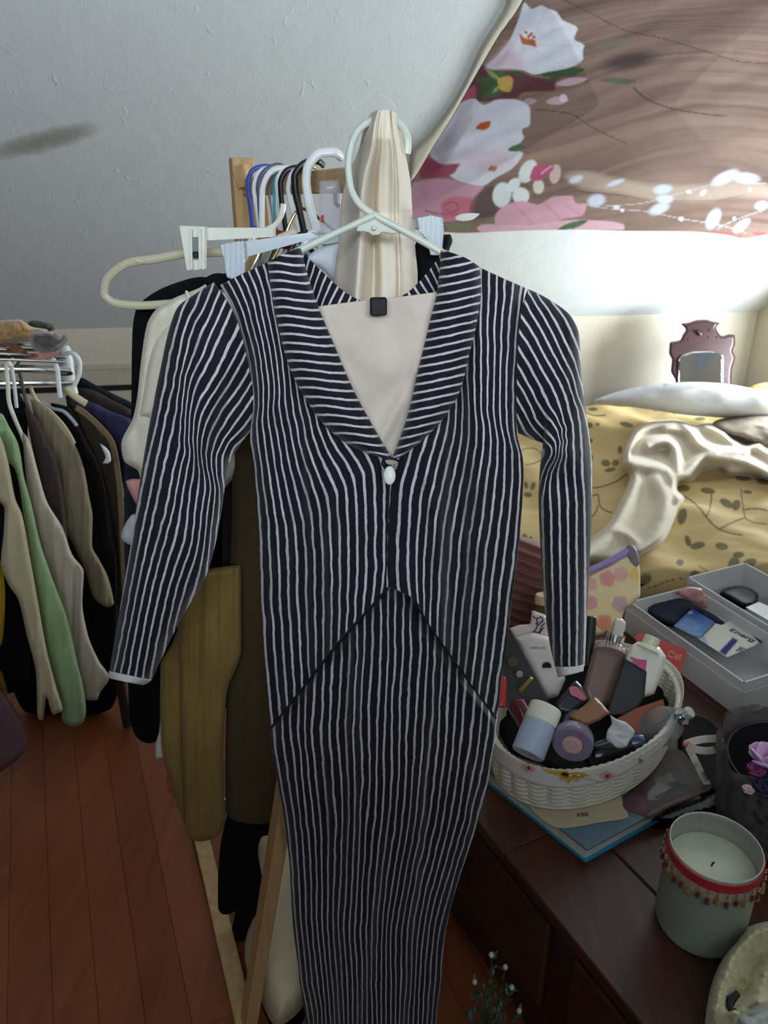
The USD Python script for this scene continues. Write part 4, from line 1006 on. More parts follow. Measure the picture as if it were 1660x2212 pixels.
def tap_paint(x, y):
    X, Y = (x - 830) * 2, y * 2
    wx = x + 60 * fb(x, y, 260, 200, 3)
    g = y + 0.10 * (x - 1200) - 90 * np.exp(-((x - 1480) / 260) ** 2 - ((y - 230) / 190) ** 2) * -1 + 70 * fb(wx, y, 330, 150, 8)
    grain = 0.5 + 0.9 * (meshkit.fbm(np.stack([x / 420, g / 9.0, 0 * x], -1), 3, 5) - 0.5) + 0.7 * (meshkit.fbm(np.stack([x / 600, g / 45.0, 0 * x + 4], -1), 2, 6) - 0.5)
    grain = np.clip(grain, 0, 1)[:, None]
    p = Paint(x, y, np.array(S(116, 92, 84)) * (1 - grain) + np.array(S(164, 138, 124)) * grain)
    p.x, p.y = X, Y
    for pts, w in (([(780, 0), (900, 60), (1040, 130), (1200, 165), (1400, 225), (1540, 265), (1680, 275)], 2.2), ([(1080, 380), (1160, 440), (1300, 480), (1480, 500)], 4), ([(660, 475), (800, 490), (900, 550), (1050, 620)], 2.5), ([(850, 830), (1000, 840), (1200, 870), (1400, 870), (1560, 840)], 3)):
        p.line(pts, w, (74, 58, 54), 0.75)
    p.poly([(780, 760), (860, 740), (1000, 770), (1200, 800), (1400, 800), (1560, 780), (1680, 820), (1680, 850), (1540, 850), (1380, 870), (1200, 870), (1000, 830), (860, 815)], (196, 178, 164), 0.7, 26)
    p.ell(1000, 190, 70, 20, -12, (120, 124, 108), 0.55, 0.9), p.ell(1060, 260, 110, 34, -10, (66, 56, 60), 0.75, 0.9)
    p.leaf(930, 345, 1090, 352, 14, (84, 98, 84), 0.8)
    # maroon and green behind the upper flower
    p.poly([(370, 330), (440, 280), (560, 300), (640, 330), (740, 350), (740, 390), (600, 400), (560, 440), (430, 440), (350, 420), (330, 400)], (104, 60, 70), 0.95, 8)
    p.poly([(300, 440), (390, 370), (400, 420), (330, 440)], (176, 90, 116), 1, 6)
    for a in ([430, 290, 560, 345, 16], [395, 345, 520, 350, 18], [400, 420, 540, 375, 20], [400, 390, 520, 360, 12], [540, 300, 600, 330, 12], [680, 325, 870, 300, 20], [640, 320, 840, 325, 10]):
        p.leaf(*a, (72, 96, 62))
    for a in ([440, 300, 500, 345, 10], [470, 400, 500, 370, 8]):
        p.leaf(*a, (142, 158, 104))
    p.poly([(490, 345), (540, 328), (558, 345), (552, 385), (540, 398), (500, 385)], (196, 166, 86), 1, 4)
    p.leaf(740, 365, 880, 340, 16, (222, 184, 200)), p.leaf(690, 350, 760, 340, 8, (84, 90, 70))
    p.leaf(700, 440, 800, 430, 18, (208, 168, 184)), p.leaf(600, 440, 660, 436, 14, (196, 160, 176)), p.ell(775, 425, 16, 18, 0, (226, 206, 216))
    # upper white flower
    fl = [(608, 10), (640, 40), (680, 22), (715, 40), (742, 48), (775, 90), (800, 100), (838, 122), (820, 168), (866, 196), (858, 226), (862, 250), (820, 285), (770, 300), (720, 308), (650, 322), (590, 300), (520, 296), (480, 300), (440, 290), (500, 230), (545, 170), (590, 60)]
    p.poly(fl, (228, 230, 242), 1, 5)
    p.poly([(440, 290), (500, 230), (540, 180), (560, 220), (600, 270), (590, 300), (520, 298)], (218, 186, 204), 0.8, 40)
    for a in ([640, 170, 700, 40], [650, 180, 780, 110], [650, 190, 850, 200], [640, 210, 780, 290], [610, 210, 560, 300]):
        p.line([(a[0], a[1]), (a[2], a[3])], 3, (206, 206, 224), 0.5)
    p.poly([(585, 140), (610, 165), (650, 170), (660, 205), (625, 195), (598, 190)], (192, 104, 62), 1, 5)
    for c in ((614, 140), (637, 147), (626, 156), (648, 160), (640, 186)):
        p.ell(*c, 7, 7, 0, (170, 100, 60))
    # the second white flower
    p.poly([(196, 650), (250, 560), (300, 470), (390, 425), (430, 455), (490, 430), (560, 428), (632, 470), (632, 540), (592, 562), (606, 596), (560, 640), (602, 660), (560, 722), (480, 770), (420, 805), (330, 785), (240, 720)], (226, 226, 240), 1, 5)
    p.poly([(196, 650), (260, 560), (300, 480), (380, 440), (360, 520), (310, 600), (290, 690), (240, 720)], (178, 166, 186), 0.75, 60)
    p.poly([(330, 640), (420, 640), (520, 660), (560, 700), (440, 740), (340, 720)], (224, 200, 222), 0.6, 40)
    p.poly([(396, 555), (420, 530), (462, 522), (458, 545), (430, 562)], (194, 96, 52), 1, 4), p.poly([(448, 735), (465, 716), (490, 722), (480, 740)], (198, 128, 80), 1, 4)
    p.leaf(535, 648, 610, 632, 14, (92, 116, 84))
    # rose and pink petals below
    p.poly([(150, 720), (190, 680), (260, 710), (330, 705), (300, 750), (200, 775), (160, 770)], (158, 78, 100), 1, 8)
    p.poly([(110, 800), (250, 770), (380, 800), (430, 808), (400, 860), (384, 930), (260, 955), (125, 940)], (206, 158, 178), 1, 8)
    p.poly([(245, 880), (300, 850), (372, 850), (386, 900), (330, 945), (260, 950)], (204, 116, 134), 0.9, 10)
    p.line([(262, 890), (300, 872), (322, 896), (290, 916), (270, 906)], 4, (172, 84, 104), 0.8), p.line([(180, 910), (250, 925), (330, 925)], 5, (178, 92, 116), 0.7)
    p.poly([(380, 870), (470, 800), (500, 860), (480, 930), (400, 950), (370, 930)], (88, 70, 74), 0.8, 14)
    p.line([(270, 980), (350, 955), (450, 945), (490, 940)], 6, (120, 122, 112), 0.8), p.poly([(262, 970), (330, 965), (400, 975), (300, 1000)], (134, 138, 110), 0.8, 8)
    for c in ((622, 740, 34, 54, 30, (224, 230, 230)), (510, 842, 40, 54, 10, (224, 232, 238)), (592, 846, 36, 36, 0, (232, 238, 244)), (560, 800, 24, 36, 40, (228, 234, 240)), (740, 752, 24, 42, 10, (206, 186, 178)), (668, 806, 24, 32, 0, (222, 214, 208))):
        p.ell(*c)
    p.poly([(630, 770), (655, 715), (700, 712), (735, 725), (700, 760), (665, 782)], (188, 86, 120), 1, 5), p.line([(680, 750), (722, 718)], 4, (228, 168, 190))
    p.poly([(478, 945), (530, 885), (600, 868), (660, 884), (740, 848), (815, 845), (826, 875), (876, 885), (860, 930), (780, 945), (700, 968), (560, 972), (480, 966)], (220, 170, 188), 1, 5)
    for a in ([560, 880, 640, 960], [700, 880, 760, 945], [780, 880, 850, 930]):
        p.line([(a[0], a[1]), (a[2], a[3])], 4, (202, 140, 164), 0.6)
    p.poly([(400, 985), (430, 968), (620, 972), (750, 955), (840, 950), (1040, 975), (1040, 990), (700, 998), (420, 1004)], (226, 184, 196), 1, 5)
    p.leaf(750, 992, 880, 955, 14, (86, 112, 82))
    # white sprays along the lower edge
    for pts in ([(860, 880), (960, 900), (1120, 912), (1290, 946), (1450, 972), (1560, 1004)], [(960, 890), (1100, 880), (1300, 830), (1480, 790), (1700, 800)], [(1440, 990), (1520, 950), (1640, 910)]):
        p.line(pts, 2.2, (206, 196, 204), 0.8)
    for c in ((918, 866, 38, 26, -10), (1205, 818, 40, 20, -8), (1214, 860, 36, 18, 0), (1190, 902, 46, 22, -22), (1424, 945, 26, 46, 28), (1474, 768, 62, 24, -26), (1560, 768, 62, 22, 4), (1546, 974, 42, 18, -38), (1632, 888, 28, 18, -10), (1380, 832, 18, 10, -40), (1000, 790, 40, 10, -20), (830, 775, 30, 14, -20)):
        p.ell(*c, (208, 216, 236), 0.95, 0.5)
    for c in ((1005, 896, 14, 9), (1030, 908, 10, 8), (1285, 945, 13, 10), (1515, 945, 9, 8), (1582, 818, 10, 7), (1456, 976, 9, 6), (1318, 830, 12, 8)):
        p.ell(*c, 0, (226, 228, 236))
    for c in ((1535, 1022, 12, 7), (1440, 1008, 80, 6), (1620, 1008, 30, 8)):
        p.ell(*c, 0, (178, 84, 100), 0.8)
    p.c = p.c * (1 + 0.16 * fb(x, y, 34, 26, 41) + 0.10 * fb(x, y, 9, 40, 42))[:, None]
    return np.clip(p.c, 0, 0.9) * 0.72


M_PRINT = printed("printed_cloth", 0.85, 500, 0.25)
tap = thing("floral_tapestry", "flower-printed brown tapestry pinned to the sloping ceiling, top right", "tapestry")


def tap_lift(x, y, e):
    k = np.clip(e / 260, 0, 1)
    return 0.008 + 0.06 * k ** 1.3 + 0.02 * np.clip(e / 40, 0, 1) * fb(x, y + 0.3 * x, 420, 90, 13) * 2 + 0.010 * np.clip(e / 30, 0, 1) * fb(x - 0.6 * y, y, 160, 60, 23)


tpts = [(1150, -40), (1128, 8), (1080, 75), (1030, 160), (985, 240), (940, 312), (897, 382), (886, 410), (884, 450), (892, 492), (950, 500), (1000, 503), (1080, 500), (1160, 497), (1250, 496), (1360, 499), (1480, 500), (1560, 506), (1610, 515), (1660, 508), (1720, 514), (1720, 300), (1720, -40), (1500, -40), (1300, -40)]
add("cloth", outline(tpts, 2.9, lambda x, y, e: Wp(x, y, tap_lift(x, y, e) + 0.002), lambda x, y, e: Wp(x, y, tap_lift(x, y, e)), paint=tap_paint), M_PRINT, tap)
M_GAP_SHADE = cloth("tapestry_shadow", (178, 172, 156), 0.05, 20)  # beige-grey strip stands in for the shadow gap beside the tapestry
hp = [(1116, -40), (1088, 22), (1040, 100), (1004, 176), (975, 226), (930, 285), (886, 338), (882, 400), (897, 384), (940, 314), (985, 242), (1030, 162), (1080, 77), (1126, 10), (1148, -40)]
add("shadow_strip", outline(hp, 4, lambda x, y, e: Wp(x, y, 0.004 + 0.016 * dome_profile(e, 14)), lambda x, y, e: Wp(x, y, 0.002 + 0 * e)), M_GAP_SHADE, tap, label="plain beige strip for the shadow gap along the tapestry edge")

# ---------------------------------------------------------------- bed
ZB = 0.50
BEDB = 1.97


def plan_ab(x, y):
    dx, dy = x - CORNER[0], y - CORNER[1]
    return -(dx * E1[0] + dy * E1[1]), dx * E2[0] + dy * E2[1]


LEAF, VINE = (98, 90, 62), (92, 78, 52)


def duvet_paint(x, y):
    p = Paint(x, y, np.array(S(198, 174, 122)))
    p.c = p.c * (1 + 0.10 * fb(x, y, 90, 50, 2))[:, None]
    o = lambda a, b: (1200 + a / 3.609, 600 + b / 3.609)
    for pts in ([(240, 1050), (320, 1075), (390, 1070)], [(290, 1640), (450, 1600), (600, 1490)], [(290, 1700), (330, 1690), (350, 1780), (440, 1830)], [(1000, 1700), (1130, 1800), (1180, 1870), (1300, 1970), (1460, 2005)], [(1220, 1680), (1210, 1780), (1180, 1860)], [(1480, 1810), (1560, 1800), (1650, 1815)], [(240, 1880), (300, 1850), (330, 1780)], [(700, 1000), (820, 1010), (930, 1060)], [(1280, 1960), (1400, 1900), (1480, 1870)]):
        p.line([o(*q) for q in pts], 2.0, VINE, 0.8)
    p.line([o(1450, 1650), o(1462, 1760), o(1485, 1870), o(1560, 1910), o(1650, 1920)], 1.6, (126, 62, 50), 0.8)
    for a, b, rx, ry, rot in ((295, 1025, 36, 14, 0), (555, 1145, 54, 20, 12), (800, 1020, 36, 18, -20), (270, 1150, 24, 22, 40), (330, 1142, 18, 12, 0), (395, 1445, 38, 26, 10), (470, 1445, 28, 26, -40), (430, 1497, 44, 18, -12), (505, 1340, 18, 32, 0), (1465, 1565, 62, 18, 4), (1190, 1660, 58, 24, 8), (1130, 1100, 42, 15, 0), (990, 1860, 36, 66, 14), (1335, 1758, 56, 30, 30), (1412, 1772, 32, 44, 20), (1036, 2052, 22, 46, -20), (1112, 2088, 58, 28, -14), (1430, 2160, 44, 24, 0), (1620, 1590, 50, 22, 10), (1500, 1670, 36, 14, 6), (280, 1270, 14, 18, 0), (285, 1400, 12, 20, 0), (1000, 1640, 50, 26, 0)):
        p.ell(*o(a, b), rx / 3.609, ry / 3.609, rot, LEAF, 0.9, 0.25)
    for c in ((1502, 1241, 11, 9, 0), (1608, 1236, 23, 11, 8), (1392, 1253, 18, 12, -30), (1137, 1048, 4, 8, -14), (1152, 1050, 5, 9, 24), (1141, 1069, 9, 5, 8), (1134, 1160, 6, 7, 0), (1147, 1166, 4, 8, 0), (1620, 1216, 16, 9, -20), (1586, 1218, 12, 16, 20), (1560, 1180, 14, 8, 10), (1470, 1215, 8, 7, 0)):
        p.ell(*c, LEAF, 0.85, 0.25)
    for pts in ([(1400, 1270), (1417, 1266), (1440, 1256), (1475, 1250)], [(1510, 1222), (1523, 1230), (1552, 1251)], [(1128, 972), (1150, 968), (1170, 980)], [(1136, 1004), (1150, 1002), (1168, 994)], [(1560, 1240), (1590, 1225), (1630, 1220)]):
        p.line(pts, 1.4, VINE, 0.8)
    return p.c


na, nb_ = 500, 460
aa, bb = np.meshgrid(np.linspace(0.22, 2.12, na), np.linspace(0.0, 2.42, nb_))
bb = bb + 0.0
bt = np.minimum(bb, BEDB)
drop = np.clip(bb - BEDB, 0, None)
wav = 0.02 * np.sin(aa * 19 + 1.0) * np.clip(drop * 8, 0, 1)
P = CORNER - E1 * aa[..., None] + E2 * (np.clip(bt, 0.42, None) + wav + 0.02 * np.clip(drop * 6, 0, 1))[..., None]
far = np.clip(0.42 - bb, 0, None)
top_z = ZB + 0.035 * fb(aa, bb, 0.5, 0.35, 4) * 2 + 0.014 * fb(aa, bb, 0.16, 0.10, 6) * 2 + 0.008 * np.sin(aa * 24 + 6 * bb + 5 * fb(aa, bb, 0.6, 0.5, 9)) - 0.012 * np.clip((bb - BEDB + 0.08) / 0.08, 0, 1) ** 2
z = np.maximum(top_z - drop - far, 0.06)
sidee = np.clip(np.abs(aa - 1.17) - 0.90, 0, None)
z = z - 0.8 * sidee - 2.5 * sidee ** 1.5
Fg = np.concatenate([P, z[..., None]], -1)
Bg = Fg - np.array([0, 0, 0.02]) + np.array([*(-E2 * 0.02), 0]) * np.clip(drop * 20, 0, 1)[..., None]
v, f = closed_sheet(Fg, Bg)
px, py = project(v)
bed = thing("bed", "bed under a mustard duvet printed with grey leaves and vines", "bed")
add("duvet", v_f := (v, f), M_PRINT, bed, smooth=True, col=duvet_paint(px, py))
add("mattress", cbox((1.72, 1.46, 0.30), (*(CORNER - E1 * 1.17 + E2 * 1.20), 0.27), 0.03, yaw(7.9)), cloth("mattress_ticking", (206, 200, 190), 0.03), bed)
add("bed_base", cbox((1.70, 1.42, 0.11), (*(CORNER - E1 * 1.17 + E2 * 1.20), 0.06), 0.005, yaw(7.9)), plain("bed_base_wood", (70, 46, 34), 0.5), bed)

M_PILLOW = cloth("white_pillowcase", (222, 224, 224), 0.03, 20)
add("pillow", body([(1282, 868), (1300, 858), (1350, 842), (1420, 829), (1500, 825), (1560, 828), (1620, 838), (1690, 856), (1690, 905), (1640, 906), (1560, 902), (1480, 896), (1400, 884), (1330, 876), (1290, 874)], 6, 3.12, 0.10, 34, 0.10, 0.05, (90, 30), 4), M_PILLOW, label="long white pillow at the far side of the bed, in front of the mirror", cat="pillow")
add("pillow", body([(1606, 850), (1630, 832), (1660, 826), (1700, 824), (1710, 860), (1660, 862), (1620, 858)], 5, 3.32, 0.06, 20, 0.06), cloth("yellow_pillowcase", (206, 184, 96), 0.05), label="yellow pillow corner behind the white pillow, at the right edge", cat="pillow")
add("grey_blanket", slab([(1540, 916), (1590, 896), (1650, 884), (1700, 884), (1710, 950), (1660, 962), (1600, 948), (1560, 936)], 5, ZB - 0.03, 0.06, 26, 0.05, 0.05, (60, 22), 3), cloth("taupe_fleece", (150, 136, 120), 0.12, 40, 0.6), label="taupe fleece blanket below the pillows at the right edge of the bed", cat="blanket")

throw_pts = [(1347, 982), (1355, 955), (1377, 921), (1408, 910), (1458, 906), (1480, 910), (1502, 917), (1532, 913), (1568, 924), (1588, 946), (1615, 958), (1643, 950), (1660, 966), (1700, 980), (1700, 1046), (1660, 1038), (1629, 1027), (1577, 1024), (1555, 1012), (1524, 1012), (1491, 1034), (1468, 1040), (1464, 1056), (1480, 1076), (1471, 1095), (1458, 1126), (1435, 1168), (1405, 1190), (1370, 1206), (1300, 1216), (1240, 1216), (1240, 1190), (1271, 1166), (1311, 1132), (1338, 1085), (1362, 1022), (1346, 1000)]
RID = [([(1350, 990), (1358, 955), (1378, 926), (1410, 914), (1450, 912)], 9, .05), ([(1352, 1000), (1400, 1006), (1440, 1016), (1462, 1056), (1470, 1080)], 9, .06), ([(1400, 960), (1440, 952), (1462, 975), (1466, 1040)], 8, .055), ([(1482, 916), (1500, 940), (1516, 962), (1560, 974), (1610, 976)], 8, .05),
       ([(1468, 1034), (1490, 1010), (1520, 985), (1545, 978)], 7, .05), ([(1540, 985), (1600, 992), (1660, 1020), (1700, 1040)], 9, .04), ([(1370, 1036), (1350, 1090), (1310, 1150), (1260, 1200)], 16, .045), ([(1420, 1036), (1440, 1080), (1430, 1130), (1390, 1190)], 14, .055), ([(1470, 1075), (1452, 1120), (1420, 1180)], 7, .03),
       ([(1440, 925), (1480, 930), (1500, 955)], 7, .03), ([(1530, 918), (1560, 935), (1590, 955)], 10, .04), ([(1630, 962), (1650, 970), (1690, 1000)], 10, .04), ([(1310, 1140), (1350, 1150), (1376, 1170)], 8, .03)]


def throw_extra(x, y):
    h = 0 * x
    pp = shapely.points(x, y)
    for pts, w, a in RID:
        d = shapely.distance(LineString(curve(pts, 30)), pp)
        h = h + (1.15 * a * np.exp(-(d / (1.45 * w)) ** 2)) ** 2
    return 0.055 * np.tanh(np.sqrt(h) / 0.055) + 0.010 * fb(x, y, 34, 26, 3)


add("throw_blanket", slab(throw_pts, 3.2, ZB - 0.05, 0.040, 20, 0.045, extra=throw_extra), cloth("cream_fleece", (216, 203, 180), 0.04, 40, 0.6, 1.0, 0.3, 500), label="crumpled cream fleece throw trailing across the leafy duvet", cat="blanket")

# mirror on a low dresser behind the bed
M_MAHOG = wood("mahogany", (40, 19, 21), (64, 31, 33), (10, 10, 40), 0.35, 0.1)
mir = thing("dresser_mirror", "small carved dark mahogany dresser mirror against the low wall", "mirror")
add("frame", body([(1462, 850), (1460, 822), (1450, 800), (1452, 778), (1446, 762), (1448, 740), (1470, 734), (1476, 722), (1482, 712), (1472, 700), (1490, 696), (1506, 691), (1524, 690), (1540, 694), (1555, 698), (1548, 708), (1552, 718), (1562, 726), (1576, 722), (1588, 724), (1589, 742), (1584, 758), (1589, 772), (1582, 800), (1580, 850)], 2.4, lambda x, y: 3.60 + 0.0006 * (840 - y), 0.02, 5, 0.02), M_MAHOG, mir)
M_MIRR = plain("mirror_glass", (200, 206, 214), 0.04, 0.5, 1.0, 0.0)
add("mirror_glass", outline([(1466, 850), (1466, 775), (1476, 766), (1496, 760), (1530, 759), (1556, 762), (1564, 770), (1562, 850)], 4, lambda x, y, e: W(x, y, 3.573 + 0.0006 * (840 - y)), lambda x, y, e: W(x, y, 3.578 + 0.0006 * (840 - y)), False), M_MIRR, mir)
for c, r in (((1501, 714), 3.2), ((1534, 713), 3.6), ((1489, 733), 2.6), ((1550, 728), 2.2), ((1532, 729), 2.0)):
    th = np.arange(10) / 10 * 2 * np.pi
    add("piercing", outline(np.stack([c[0] + r * np.cos(th), c[1] + r * np.sin(th)], 1), 2, lambda x, y, e: W(x, y, 3.5785 + 0.0006 * (840 - y)), lambda x, y, e: W(x, y, 3.582 + 0.0006 * (840 - y))), M_DARK, mir)
add("carved_rosette", body([(1504, 716), (1510, 712), (1518, 720), (1514, 726), (1508, 722)], 1.5, lambda x, y: 3.575 + 0.0006 * (840 - y), 0.006, 4), M_MAHOG, mir)
add("low_dresser", cbox((0.5, 0.24, 0.50), (*W(1520, 840, 3.70)[:2], 0.25), 0.008, yaw(7.9)), M_MAHOG, label="low mahogany dresser mostly hidden behind the pillow", cat="dresser")
# ---------------------------------------------------------------- the dark wooden chest by the bed and what stands on it
TD, TN = np.array([-0.459, 0.888]), np.array([0.888, 0.459])
L0, ZT = np.array([0.335, 0.685]), 0.45
TA = math.degrees(math.atan2(-TD[0], TD[1]))
tp = lambda s, w, z: np.array([*(L0 + TD * s + TN * w), z])
M_TOP = [wood(f"walnut_{i}", d, l, (60, 5, 60), 0.4, 0.08) for i, (d, l) in enumerate([((46, 25, 17), (82, 46, 30)), ((52, 28, 19), (90, 52, 35)), ((42, 23, 16), (76, 42, 28))])]
M_EDGE = wood("walnut_edge", (38, 20, 14), (68, 36, 24), (60, 5, 60), 0.3, 0.06)
chest = thing("wooden_chest", "low dark walnut chest in front of the bed, cluttered on top", "chest")
rotT = yaw(TA)
for i, (w0, w1) in enumerate([(0.0, 0.168), (0.170, 0.40), (0.402, 0.63), (0.632, 0.85), (0.852, 1.02)]):
    for j, (s0, s1) in enumerate([(-0.42, 0.29), (0.2915, 0.72)] if i == 0 else [(-0.42, 0.72)]):
        add("plank", cbox((w1 - w0, s1 - s0, 0.022), tp((s0 + s1) / 2, (w0 + w1) / 2, ZT - 0.011), 0.0025, rotT), M_TOP[(i + j) % 3], chest)
add("body", cbox((0.98, 1.10, 0.34), tp(0.15, 0.515, 0.255), 0.004, rotT), M_EDGE, chest)
add("moulding", cbox((1.01, 1.13, 0.018), tp(0.15, 0.512, 0.418), 0.006, rotT), M_EDGE, chest)
for s in (-0.12, 0.42):
    dr = add("drawer", cbox((0.014, 0.48, 0.20), tp(s, 0.02, 0.29), 0.005, rotT), M_TOP[0], chest)
    add("knob", lathe([(0, 0.022), (0.011, 0.019), (0.013, 0.012), (0.006, 0.004), (0.006, 0)], tp(s, 0.013, 0.29), [-TN[0], -TN[1], 0], 16), plain("brass_knob_%d" % len(MATS), (150, 120, 70), 0.3, 0.5, 1.0), dr, smooth=50)
for s in (-0.38, 0.68):
    for w in (0.05, 0.97):
        add("foot", cbox((0.06, 0.06, 0.085), tp(s, w, 0.0425), 0.006, rotT), M_EDGE, chest)

# ---- candle
cc = np.array([0.481, 0.813])
M_JAR = plain("sage_glass", (148, 156, 144), 0.25, 0.5, 0.0, 0.05, 12, sss=0.1)
M_WAX = plain("candle_wax", (208, 206, 184), 0.45, 0.4, sss=0.3)
M_RED = cloth("red_ribbon", (176, 44, 54), 0.08)
M_BEAD = plain("garnet_bead", (120, 44, 44), 0.08, 0.7, trans=0.35)
M_GOLDB = plain("amber_bead", (170, 130, 90), 0.08, 0.7, trans=0.35)
can = thing("jar_candle", "sage green jar candle with a red ribbon and a fringe of garnet beads", "candle")
add("jar", lathe([(0, 0), (0.055, 0.0), (0.062, 0.004), (0.0645, 0.012), (0.0645, 0.156), (0.0640, 0.160), (0.0625, 0.160), (0.0618, 0.156), (0.0618, 0.118), (0, 0.118)], (*cc, ZT), k=64), M_JAR, can, smooth=40)
add("wax", lathe([(0, 0.1195), (0.03, 0.1195), (0.056, 0.1202), (0.0612, 0.1215), (0.0612, 0.10), (0, 0.10)], (*cc, ZT), k=64), M_WAX, can, smooth=40)
add("wick", tube([(*cc, ZT + 0.119), (cc[0] + 0.001, cc[1], ZT + 0.124), (cc[0] + 0.003, cc[1], ZT + 0.127)], 0.0012, 8, 6), M_DARK, can)
th = np.linspace(0, 2 * np.pi, 73)
add("ribbon", lathe([(0.0650, 0.140), (0.0662, 0.141), (0.0662, 0.1545), (0.0650, 0.1555), (0.0648, 0.148)], (*cc, ZT), k=64), M_RED, can, smooth=40)
rb = np.random.default_rng(9)
drop_v, drop_f = lathe([(0, 0), (0.0030, -0.003), (0.0042, -0.007), (0.0034, -0.011), (0, -0.0125)], k=12)
seed_v, seed_f = lathe([(0, 0.0022), (0.0018, 0.0012), (0.0022, 0), (0.0018, -0.0012), (0, -0.0022)], k=8)
for i in range(34):
    a = 2 * np.pi * i / 34
    c = np.array([cc[0] + 0.0695 * math.cos(a), cc[1] + 0.0695 * math.sin(a), ZT + 0.139 + 0.002 * rb.random()])
    add("bead", (drop_v + c + [0, 0, -0.007 - 0.004 * (i % 2)], drop_f), M_BEAD if i % 3 else M_GOLDB, can, smooth=60)
    add("seed_bead", join((seed_v + c + [0, 0, 0.000], seed_f), (seed_v + c + [0, 0, -0.0045], seed_f)), M_GOLDB, can, smooth=60)

# ---- book, papers and the basket
M_BLUE = plain("teal_blue_cover", (34, 128, 168), 0.35, 0.5)
M_PAGES = plain("book_pages", (206, 202, 190), 0.8, 0.2)
B0 = np.array([0.335, 0.922])
bu, bv = np.array([-0.116, 0.148]), np.array([0.111, 0.065])
bu, bv = bu / np.linalg.norm(bu), bv / np.linalg.norm(bv)
bk = lambda u_, v_, z: np.array([*(B0 + bu * u_ + bv * v_), z])
book = thing("hardback_book", "blue hardback book lying under the basket", "book")
quad = lambda u0, u1, v0, v1, z: [bk(u0, v0, z), bk(u1, v0, z), bk(u1, v1, z), bk(u0, v1, z)]
add("cover", hexa(quad(0, 0.25, 0, 0.18, ZT + 0.001), (0, 0, 0.003)), M_BLUE, book, smooth=False)
add("pages", hexa(quad(0.006, 0.245, 0.004, 0.17, ZT + 0.004), (0, 0, 0.024)), M_PAGES, book, smooth=False)
add("cover", hexa(quad(0, 0.25, 0, 0.18, ZT + 0.028), (0, 0, 0.003)), plain("grey_blue_cover", (84, 112, 124), 0.4), book, smooth=False, label="grey-blue front cover")
add("spine", hexa(quad(0, 0.25, 0.172, 0.18, ZT + 0.004), (0, 0, 0.024)), M_BLUE, book, smooth=False)
ZBK = ZT + 0.0315
env = add("envelope", slab([(1096, 1668), (1192, 1783), (1212, 1789), (1300, 1776), (1358, 1764), (1330, 1700), (1200, 1650)], 8, ZBK, 0.0015, 4, 0.001), plain("manila_paper", (176, 162, 136), 0.8), label="manila envelope between the blue book and the basket", cat="envelope")
lt = letters("KSS", 0.0075, Wz(1249, 1764, ZBK + 0.0032), Wz(1275, 1762, ZBK) - Wz(1249, 1764, ZBK), Wz(1250, 1740, ZBK) - Wz(1249, 1764, ZBK))
add("lettering", lt, M_BLACK, env, smooth=False)


def mag_paint(x, y):
    p = Paint(x, y, np.array(S(66, 54, 52)))
    p.poly([(1400, 1712), (1420, 1690), (1440, 1694), (1452, 1702), (1420, 1728), (1400, 1728)], (130, 130, 124), 0.8, 3, False)
    p.poly([(1412, 1684), (1450, 1670), (1462, 1688), (1434, 1694)], (104, 102, 92), 0.8, 3, False)
    p.poly([(1345, 1740), (1370, 1718), (1395, 1722), (1400, 1752), (1380, 1762)], (98, 66, 76), 0.8, 6)
    p.line([(1402, 1760), (1450, 1735), (1520, 1710), (1560, 1692)], 3, (120, 88, 72), 0.8)
    p.line([(1420, 1722), (1470, 1700), (1540, 1690)], 3, (46, 34, 42), 0.9)
    return p.c


add("magazine", slab([(1330, 1742), (1380, 1690), (1420, 1634), (1462, 1618), (1500, 1652), (1538, 1700), (1510, 1718), (1440, 1748), (1404, 1768), (1380, 1760)], 4, ZT + 0.03, 0.002, 4, 0.001, 0.006, (60, 40), 3, paint=mag_paint), printed("glossy_print", 0.6, 300, 0.05, 0.3), label="dark glossy magazine sticking out under the basket's right side", cat="magazine")
add("magazine", slab([(1404, 1772), (1440, 1752), (1520, 1722), (1568, 1700), (1560, 1740), (1500, 1760), (1440, 1775)], 5, ZT, 0.022, 3, 0.001), plain("dark_print_spine", (40, 32, 34), 0.4), label="dark closed magazine on the chest, between the basket and the candle", cat="magazine")
add("black_tray", slab([(1466, 1560), (1490, 1544), (1520, 1550), (1548, 1572), (1564, 1604), (1566, 1640), (1562, 1690), (1545, 1715), (1500, 1690), (1466, 1640)], 6, ZT, 0.012, 6, 0.001), plain("black_lacquer", (9, 9, 11), 0.7, 0.2), label="black rounded tray beside the ribbon bow of the basket", cat="tray")

bc, bA, bB = np.array([0.388, 1.182]), np.array([0.182, 0.014]), np.array([0.070, 0.186])
ZR = 0.572
zb0 = ZBK + 0.004
NTH, NH = 240, 46
tt = np.linspace(0, 2 * np.pi, NTH, endpoint=False)


def rimp(t, k, z):
    t = np.asarray(t, float)
    return np.stack([bc[0] + k * (np.cos(t) * bA[0] + np.sin(t) * bB[0]), bc[1] + k * (np.cos(t) * bA[1] + np.sin(t) * bB[1]), np.broadcast_to(z, t.shape)], -1)


